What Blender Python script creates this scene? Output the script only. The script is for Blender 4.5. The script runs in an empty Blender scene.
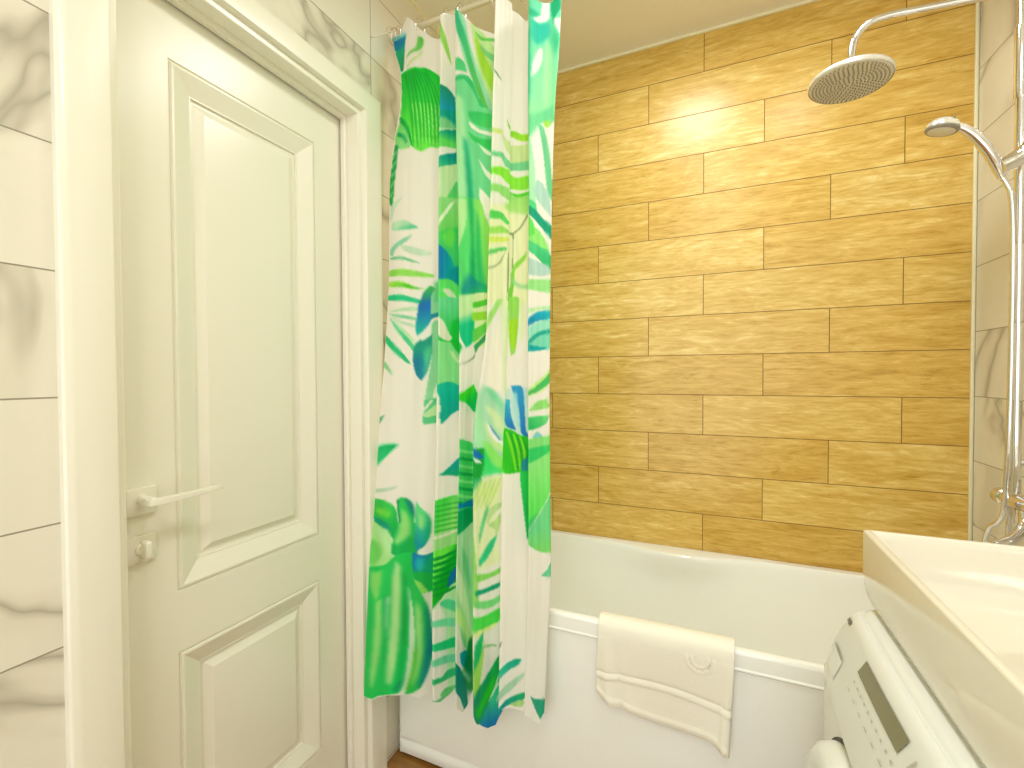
import bpy, bmesh, math, random
import numpy as np
from mathutils import Vector, Matrix
random.seed(4)
C = bpy.context.scene.collection
sc = bpy.context.scene

# ---------------------------------------------------------------- camera
CAM = Vector((0.9482, -1.8746, 1.238))
def cam_axes(yaw, pitch, roll):
    fw = Vector((-math.sin(yaw)*math.cos(pitch), math.cos(yaw)*math.cos(pitch), math.sin(pitch)))
    rt = Vector((math.cos(yaw), math.sin(yaw), 0)); up = rt.cross(fw)
    c, s = math.cos(roll), math.sin(roll)
    return rt*c + up*s, up*c - rt*s, fw
rt, up, fw = cam_axes(math.radians(23.6574), math.radians(-1.0917), math.radians(-0.2544))
cd = bpy.data.cameras.new('camera'); cam = bpy.data.objects.new('camera', cd); C.objects.link(cam)
m = Matrix.Identity(4)
for i in range(3):
    m[i][0] = rt[i]; m[i][1] = up[i]; m[i][2] = -fw[i]; m[i][3] = CAM[i]
cam.matrix_world = m
cd.sensor_width = 36; cd.lens = 455.6/1024*36; cd.clip_start = 0.01
sc.camera = cam

# ---------------------------------------------------------------- world, lights, exposure
w = bpy.data.worlds.new('world'); sc.world = w; w.use_nodes = True
w.node_tree.nodes['Background'].inputs[0].default_value = (0.96, 1.0, 0.95, 1)
w.node_tree.nodes['Background'].inputs[1].default_value = 1.0
sc.view_settings.view_transform = 'Standard'; sc.view_settings.look = 'None'
sc.view_settings.gamma = 1; sc.view_settings.use_curve_mapping = False
sc.view_settings.exposure = 1.32
ROOM_W, ROOM_H, ROOM_L = 1.694, 2.523, 3.4
def lamp_or_fill(x, y, power, size=0.11):
    d = bpy.data.lights.new('ceiling_lamp_or_fill', 'AREA'); d.shape = 'DISK'; d.size = size
    d.energy = power; d.color = (0.97, 1.0, 0.95); d.spread = math.radians(170)
    o = bpy.data.objects.new('ceiling_lamp_or_fill', d); o.location = (x, y, ROOM_H-0.006); C.objects.link(o)
lamp_or_fill(0.885, -0.62, 2.8, .30)
lamp_or_fill(1.30, -0.75, 0.9, .20)  # added fill lamp, brightens the right wall and the wood tiles beside it
lamp_or_fill(1.00, -1.45, 2.0, .30)
lamp_or_fill(0.95, -2.45, 3.0, .26)  # unseen fill lamp behind the camera, added to even out the light
sc.cycles.max_bounces = 16; sc.cycles.diffuse_bounces = 10; sc.cycles.glossy_bounces = 6

# ---------------------------------------------------------------- helpers
def lin(c):
    return tuple(((v/255)/12.92 if v/255 <= .04045 else ((v/255+.055)/1.055)**2.4) for v in c) + (1,)
def mat(name, col=(200,200,200), rough=.5, metal=0, spec=.5, coat=0):
    m = bpy.data.materials.new(name); m.use_nodes = True
    b = m.node_tree.nodes['Principled BSDF']
    b.inputs['Base Color'].default_value = lin(col); b.inputs['Roughness'].default_value = rough
    b.inputs['Metallic'].default_value = metal; b.inputs['Specular IOR Level'].default_value = spec
    b.inputs['Coat Weight'].default_value = coat
    return m
class NT:
    """tiny node expression helper"""
    def __init__(s, m): s.t = m.node_tree; s.b = s.t.nodes['Principled BSDF']
    def put(s, inp, v):
        if hasattr(v, 'is_output') or isinstance(v, bpy.types.NodeSocket): s.t.links.new(v, inp)
        else: inp.default_value = v
    def M(s, op, a, b=0.0, c=0.0):
        n = s.t.nodes.new('ShaderNodeMath'); n.operation = op
        s.put(n.inputs[0], a); s.put(n.inputs[1], b); s.put(n.inputs[2], c); return n.outputs[0]
    def pos(s):
        n = s.t.nodes.new('ShaderNodeNewGeometry'); x = s.t.nodes.new('ShaderNodeSeparateXYZ')
        s.t.links.new(n.outputs['Position'], x.inputs[0]); return x.outputs
    def vec(s, x, y, z):
        n = s.t.nodes.new('ShaderNodeCombineXYZ')
        for i, v in enumerate((x, y, z)): s.put(n.inputs[i], v)
        return n.outputs[0]
    def noise(s, v, scale=1, detail=3, rough=.5, dist=0):
        n = s.t.nodes.new('ShaderNodeTexNoise'); s.put(n.inputs['Vector'], v)
        n.inputs['Scale'].default_value = scale; n.inputs['Detail'].default_value = detail
        n.inputs['Roughness'].default_value = rough; n.inputs['Distortion'].default_value = dist
        return n.outputs['Fac']
    def white(s, v):
        n = s.t.nodes.new('ShaderNodeTexWhiteNoise'); s.put(n.inputs['Vector'], v); return n.outputs['Value']
    def ramp(s, f, stops):
        n = s.t.nodes.new('ShaderNodeValToRGB'); s.put(n.inputs[0], f); e = n.color_ramp.elements
        while len(e) < len(stops): e.new(.5)
        for i, (p, c) in enumerate(stops): e[i].position = p; e[i].color = lin(c)
        return n.outputs[0]
    def mix(s, f, a, b):
        n = s.t.nodes.new('ShaderNodeMix'); n.data_type = 'RGBA'
        s.put(n.inputs[0], f); s.put(n.inputs[6], a); s.put(n.inputs[7], b); return n.outputs[2]
    def bump(s, h, strength=.2, dist=.002):
        n = s.t.nodes.new('ShaderNodeBump'); n.inputs['Strength'].default_value = strength
        n.inputs['Distance'].default_value = dist; s.put(n.inputs['Height'], h)
        s.t.links.new(n.outputs[0], s.b.inputs['Normal'])

def mesh(name, verts, faces, m, parent=None, smooth=True):
    me = bpy.data.meshes.new(name); me.from_pydata([tuple(v) for v in verts], [], faces); me.update()
    if smooth: me.polygons.foreach_set('use_smooth', [True]*len(me.polygons))
    o = bpy.data.objects.new(name, me); C.objects.link(o)
    if m: me.materials.append(m)
    if parent: put_under(o, parent)
    return o
def put_under(o, parent):
    o.parent = parent
    top = Vector((0, 0, 0)); p = parent
    while p: top += Vector(p.location); p = p.parent
    # geometry is written in world coordinates; shift it into the parent's frame
    o.data.transform(Matrix.Translation(-top)) if o.data else None
def from_bm(name, bm, m, parent=None, smooth=False):
    me = bpy.data.meshes.new(name); bm.normal_update(); bm.to_mesh(me); bm.free()
    if smooth:
        me.polygons.foreach_set('use_smooth', [True]*len(me.polygons))
    o = bpy.data.objects.new(name, me); C.objects.link(o); me.materials.append(m)
    if parent: put_under(o, parent)
    return o
def autosmooth(o, ang=35):
    me = o.data; me.polygons.foreach_set('use_smooth', [True]*len(me.polygons))
    bm = bmesh.new(); bm.from_mesh(me)
    for e in bm.edges:
        if len(e.link_faces) == 2 and e.calc_face_angle(0) > math.radians(ang): e.smooth = False
    bm.to_mesh(me); bm.free()
def add_box(bm, x0, x1, y0, y1, z0, z1, bev=0, seg=2):
    r = bmesh.ops.create_cube(bm, size=1); vs = r['verts']
    for v in vs: v.co = Vector(((x0+x1)/2+v.co.x*(x1-x0), (y0+y1)/2+v.co.y*(y1-y0), (z0+z1)/2+v.co.z*(z1-z0)))
    if bev:
        es = list({e for v in vs for e in v.link_edges})
        bmesh.ops.bevel(bm, geom=es, offset=bev, segments=seg, affect='EDGES', profile=.5)
def box(name, x0, x1, y0, y1, z0, z1, m, parent=None, bev=0, seg=2):
    bm = bmesh.new(); add_box(bm, min(x0,x1), max(x0,x1), min(y0,y1), max(y0,y1), min(z0,z1), max(z0,z1), bev, seg)
    o = from_bm(name, bm, m, parent)
    if bev: autosmooth(o, 50)
    return o
def spline(pts, n=8):
    P = [Vector(p) for p in pts]; out = []
    for i in range(len(P)-1):
        a = P[i-1] if i else P[0]*2-P[1]; b, c = P[i], P[i+1]; d = P[i+2] if i+2 < len(P) else c*2-b
        for k in range(n):
            t = k/n
            out.append(.5*((2*b)+(c-a)*t+(2*a-5*b+4*c-d)*t*t+(3*b-a-3*c+d)*t**3))
    out.append(P[-1]); return out
def tube_geo(pts, rad, seg=16, cap=True):
    """rad: number or list per point"""
    P = [Vector(p) for p in pts]; n = len(P); R = rad if isinstance(rad, (list, tuple)) else [rad]*n
    T = [(P[min(i+1, n-1)]-P[max(i-1, 0)]).normalized() for i in range(n)]
    ref = Vector((0,0,1)) if abs(T[0].z) < .9 else Vector((1,0,0))
    N = (ref-T[0]*ref.dot(T[0])).normalized(); vs, fs = [], []
    for i in range(n):
        N = (N-T[i]*N.dot(T[i])).normalized(); B = T[i].cross(N)
        for k in range(seg):
            a = 2*math.pi*k/seg; vs.append(P[i]+(N*math.cos(a)+B*math.sin(a))*R[i])
    for i in range(n-1):
        for k in range(seg):
            k2 = (k+1) % seg; fs.append((i*seg+k, i*seg+k2, (i+1)*seg+k2, (i+1)*seg+k))
    if cap: fs.append(tuple(range(seg-1, -1, -1))); fs.append(tuple((n-1)*seg+k for k in range(seg)))
    return vs, fs
def join(*gs):
    V, F = [], []
    for v, f in gs:
        o = len(V); V += list(v); F += [tuple(i+o for i in q) for q in f]
    return V, F
def tube(name, pts, rad, m, parent=None, seg=16, cap=True):
    v, f = tube_geo(pts, rad, seg, cap); o = mesh(name, v, f, m, parent); autosmooth(o, 60); return o
def lathe_geo(prof, origin, axis, seg=40):
    """prof = [(radius, distance along axis)]"""
    A = Vector(axis).normalized(); ref = Vector((0,0,1)) if abs(A.z) < .9 else Vector((1,0,0))
    N = (ref-A*ref.dot(A)).normalized(); B = A.cross(N); O = Vector(origin); vs, fs = [], []
    for r, h in prof:
        for k in range(seg):
            a = 2*math.pi*k/seg; vs.append(O+A*h+(N*math.cos(a)+B*math.sin(a))*max(r, 1e-5))
    for i in range(len(prof)-1):
        for k in range(seg):
            k2 = (k+1) % seg; fs.append((i*seg+k, i*seg+k2, (i+1)*seg+k2, (i+1)*seg+k))
    return vs, fs
def lathe(name, prof, origin, axis, m, parent=None, seg=40):
    v, f = lathe_geo(prof, origin, axis, seg); o = mesh(name, v, f, m, parent); autosmooth(o, 40); return o
def tag(o, label, cat, group=None):
    o['label'] = label; o['category'] = cat
    if group: o['group'] = group
    return o
def thing(name, label, cat, loc, group=None):
    o = bpy.data.objects.new(name, None); o.location = loc; o.empty_display_size = .05; C.objects.link(o)
    return tag(o, label, cat, group)
def struct(o): o['kind'] = 'structure'; return o

# ---------------------------------------------------------------- materials
def marble_mat(name, uaxis, u0, z0, tile_u=.60, tile_z=.1995):
    m = mat(name, (236,232,220), .12, 0, .35); n = NT(m); P = n.pos()
    u = n.M('SUBTRACT', P[uaxis], u0); z = n.M('SUBTRACT', P[2], z0)
    iu = n.M('FLOOR', n.M('DIVIDE', u, tile_u)); iz = n.M('FLOOR', n.M('DIVIDE', z, tile_z))
    fu = n.M('FRACT', n.M('DIVIDE', u, tile_u)); fz = n.M('FRACT', n.M('DIVIDE', z, tile_z))
    du = n.M('MULTIPLY', n.M('MINIMUM', fu, n.M('SUBTRACT', 1.0, fu)), tile_u)
    dz = n.M('MULTIPLY', n.M('MINIMUM', fz, n.M('SUBTRACT', 1.0, fz)), tile_z)
    g = n.M('LESS_THAN', n.M('MINIMUM', du, dz), .0013)
    rnd = n.white(n.vec(iu, iz, 3.0))
    off = n.M('MULTIPLY', rnd, 37.0)
    v = n.vec(n.M('ADD', P[uaxis], off), n.M('ADD', n.M('MULTIPLY', P[2], .8), off), rnd)
    a = n.noise(v, 1.5, 4, .5, .9); a = n.M('ABSOLUTE', n.M('SUBTRACT', a, .5))
    vein = n.ramp(a, [(0, (186,181,168)), (.008, (210,205,193)), (.022, (232,228,217)), (.05, (240,237,228)), (1, (241,238,230))])
    b = n.noise(v, 2.1, 3, .5, .8)
    cloud = n.ramp(b, [(.0, (206,201,190)), (.32, (222,217,206)), (.38, (238,235,226)), (1, (242,240,232))])
    mx = n.t.nodes.new('ShaderNodeMix'); mx.data_type = 'RGBA'; mx.blend_type = 'MULTIPLY'; mx.inputs[0].default_value = .75
    n.put(mx.inputs[6], vein); n.put(mx.inputs[7], cloud)
    n.put(m.node_tree.nodes['Principled BSDF'].inputs['Base Color'], n.mix(g, mx.outputs[2], lin((152,145,126))))
    n.put(n.b.inputs['Roughness'], n.M('ADD', n.M('MULTIPLY', g, .5), .1))
    n.bump(n.M('SUBTRACT', 1.0, g), .6, .001)
    return m
def wood_mat():
    m = mat('wood_look_tile', (205,165,90), .25, 0, .5); n = NT(m); P = n.pos()
    PITCH, Z0, X0, L = .1516, 2.525, .5184, .60
    r = n.M('FLOOR', n.M('DIVIDE', n.M('SUBTRACT', Z0, P[2]), PITCH))
    fz = n.M('FRACT', n.M('DIVIDE', n.M('SUBTRACT', Z0, P[2]), PITCH))
    k = n.M('MULTIPLY', n.M('SUBTRACT', 2.0, r), .2)
    uu = n.M('DIVIDE', n.M('SUBTRACT', n.M('SUBTRACT', P[0], X0), k), L)
    iu = n.M('FLOOR', uu); fu = n.M('FRACT', uu)
    du = n.M('MULTIPLY', n.M('MINIMUM', fu, n.M('SUBTRACT', 1.0, fu)), L)
    dz = n.M('MULTIPLY', n.M('MINIMUM', fz, n.M('SUBTRACT', 1.0, fz)), PITCH)
    g = n.M('LESS_THAN', n.M('MINIMUM', du, dz), .0013)
    rnd = n.white(n.vec(iu, r, 1.0)); rnd2 = n.white(n.vec(iu, r, 8.0))
    off = n.M('MULTIPLY', rnd, 53.0)
    v1 = n.vec(n.M('ADD', n.M('MULTIPLY', P[0], 5.0), off), n.M('MULTIPLY', P[2], 34.0), rnd)
    v2 = n.vec(n.M('ADD', n.M('MULTIPLY', P[0], 16.0), off), n.M('MULTIPLY', P[2], 150.0), rnd)
    v3 = n.vec(n.M('ADD', n.M('MULTIPLY', P[0], 5.0), off), n.M('MULTIPLY', P[2], 19.0), rnd2)
    a = n.noise(v1, 1, 4, .6, .6); b = n.noise(v2, 1, 3, .6, .2); c = n.noise(v3, 1, 5, .68, 2.6)
    f = n.M('ADD', n.M('MULTIPLY', a, .34), n.M('ADD', n.M('MULTIPLY', b, .28), n.M('MULTIPLY', c, .40)))
    f = n.M('ADD', f, n.M('MULTIPLY', n.M('SUBTRACT', rnd2, .5), .09))
    col = n.ramp(f, [(.30, (172,130,44)), (.42, (202,160,70)), (.50, (214,175,88)), (.57, (224,190,106)), (.68, (242,218,152))])
    n.put(n.b.inputs['Base Color'], n.mix(g, col, lin((122,88,40))))
    n.put(n.b.inputs['Roughness'], n.M('ADD', n.M('MULTIPLY', g, .4), n.M('ADD', .24, n.M('MULTIPLY', b, .1))))
    n.bump(n.M('SUBTRACT', n.M('MULTIPLY', b, .25), g), .22, .001)
    return m
M_LEFT = marble_mat('marble_tile_left', 1, -.765, 1.605)
M_RIGHT = marble_mat('marble_tile_right', 1, -.61, 1.765)
M_BACK = marble_mat('marble_tile_back', 0, 0.1, 1.605)
M_WOOD = wood_mat()
M_CEIL = mat('ceiling_film', (238,232,214), .35)
M_PAINT = mat('white_door_paint', (234,230,216), .28)
M_JAMB = mat('white_casing_paint', (236,232,218), .25)
M_TRIM = mat('cream_trim', (238,230,196), .35)
M_ACRYL = mat('white_acrylic', (246,247,244), .1, 0, .5, .3)
M_CERAM = mat('cream_ceramic', (228,222,208), .07, 0, .5, .3)
M_APPL = mat('white_enamel', (234,236,235), .22)
M_PANEL = mat('white_plastic', (226,227,224), .3)
M_DARK = mat('dark_gap', (70,66,56), .6)
M_DISP = mat('olive_display', (122,116,78), .15)
M_MARK = mat('grey_print', (120,116,106), .5)
M_CHROME = mat('chrome', (232,230,232), .08, 1)
M_PEARL = mat('pearl_chrome', (236,234,228), .22, .55)
M_SATIN = mat('satin_cream_metal', (238,234,222), .25, .15)
M_FACE = mat('shower_face_grey', (220,214,198), .4)
M_NOZZ = mat('nozzle_grey', (158,152,136), .6)
M_ROD = mat('rod_white_metal', (225,215,190), .3, .3)
M_CORD = mat('white_cord', (240,236,222), .6)
def floor_mat():
    m = mat('brown_wood_floor', (160,110,50), .3); n = NT(m); P = n.pos()
    f = n.noise(n.vec(n.M('MULTIPLY', P[0], 3.0), n.M('MULTIPLY', P[1], 25.0), 0.0), 1, 4, .6, .6)
    n.put(n.b.inputs['Base Color'], n.ramp(f, [(.3, (120,78,28)), (.7, (176,126,62))])); return m
M_FLOOR = floor_mat()
def terry_mat():
    m = mat('white_terry', (240,236,222), .95, 0, .1); n = NT(m); P = n.pos()
    t = n.t.nodes.new('ShaderNodeNewGeometry'); f = n.noise(t.outputs['Position'], 420, 2, .6)
    n.bump(f, .5, .0015); return m
M_TERRY = terry_mat()

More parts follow.
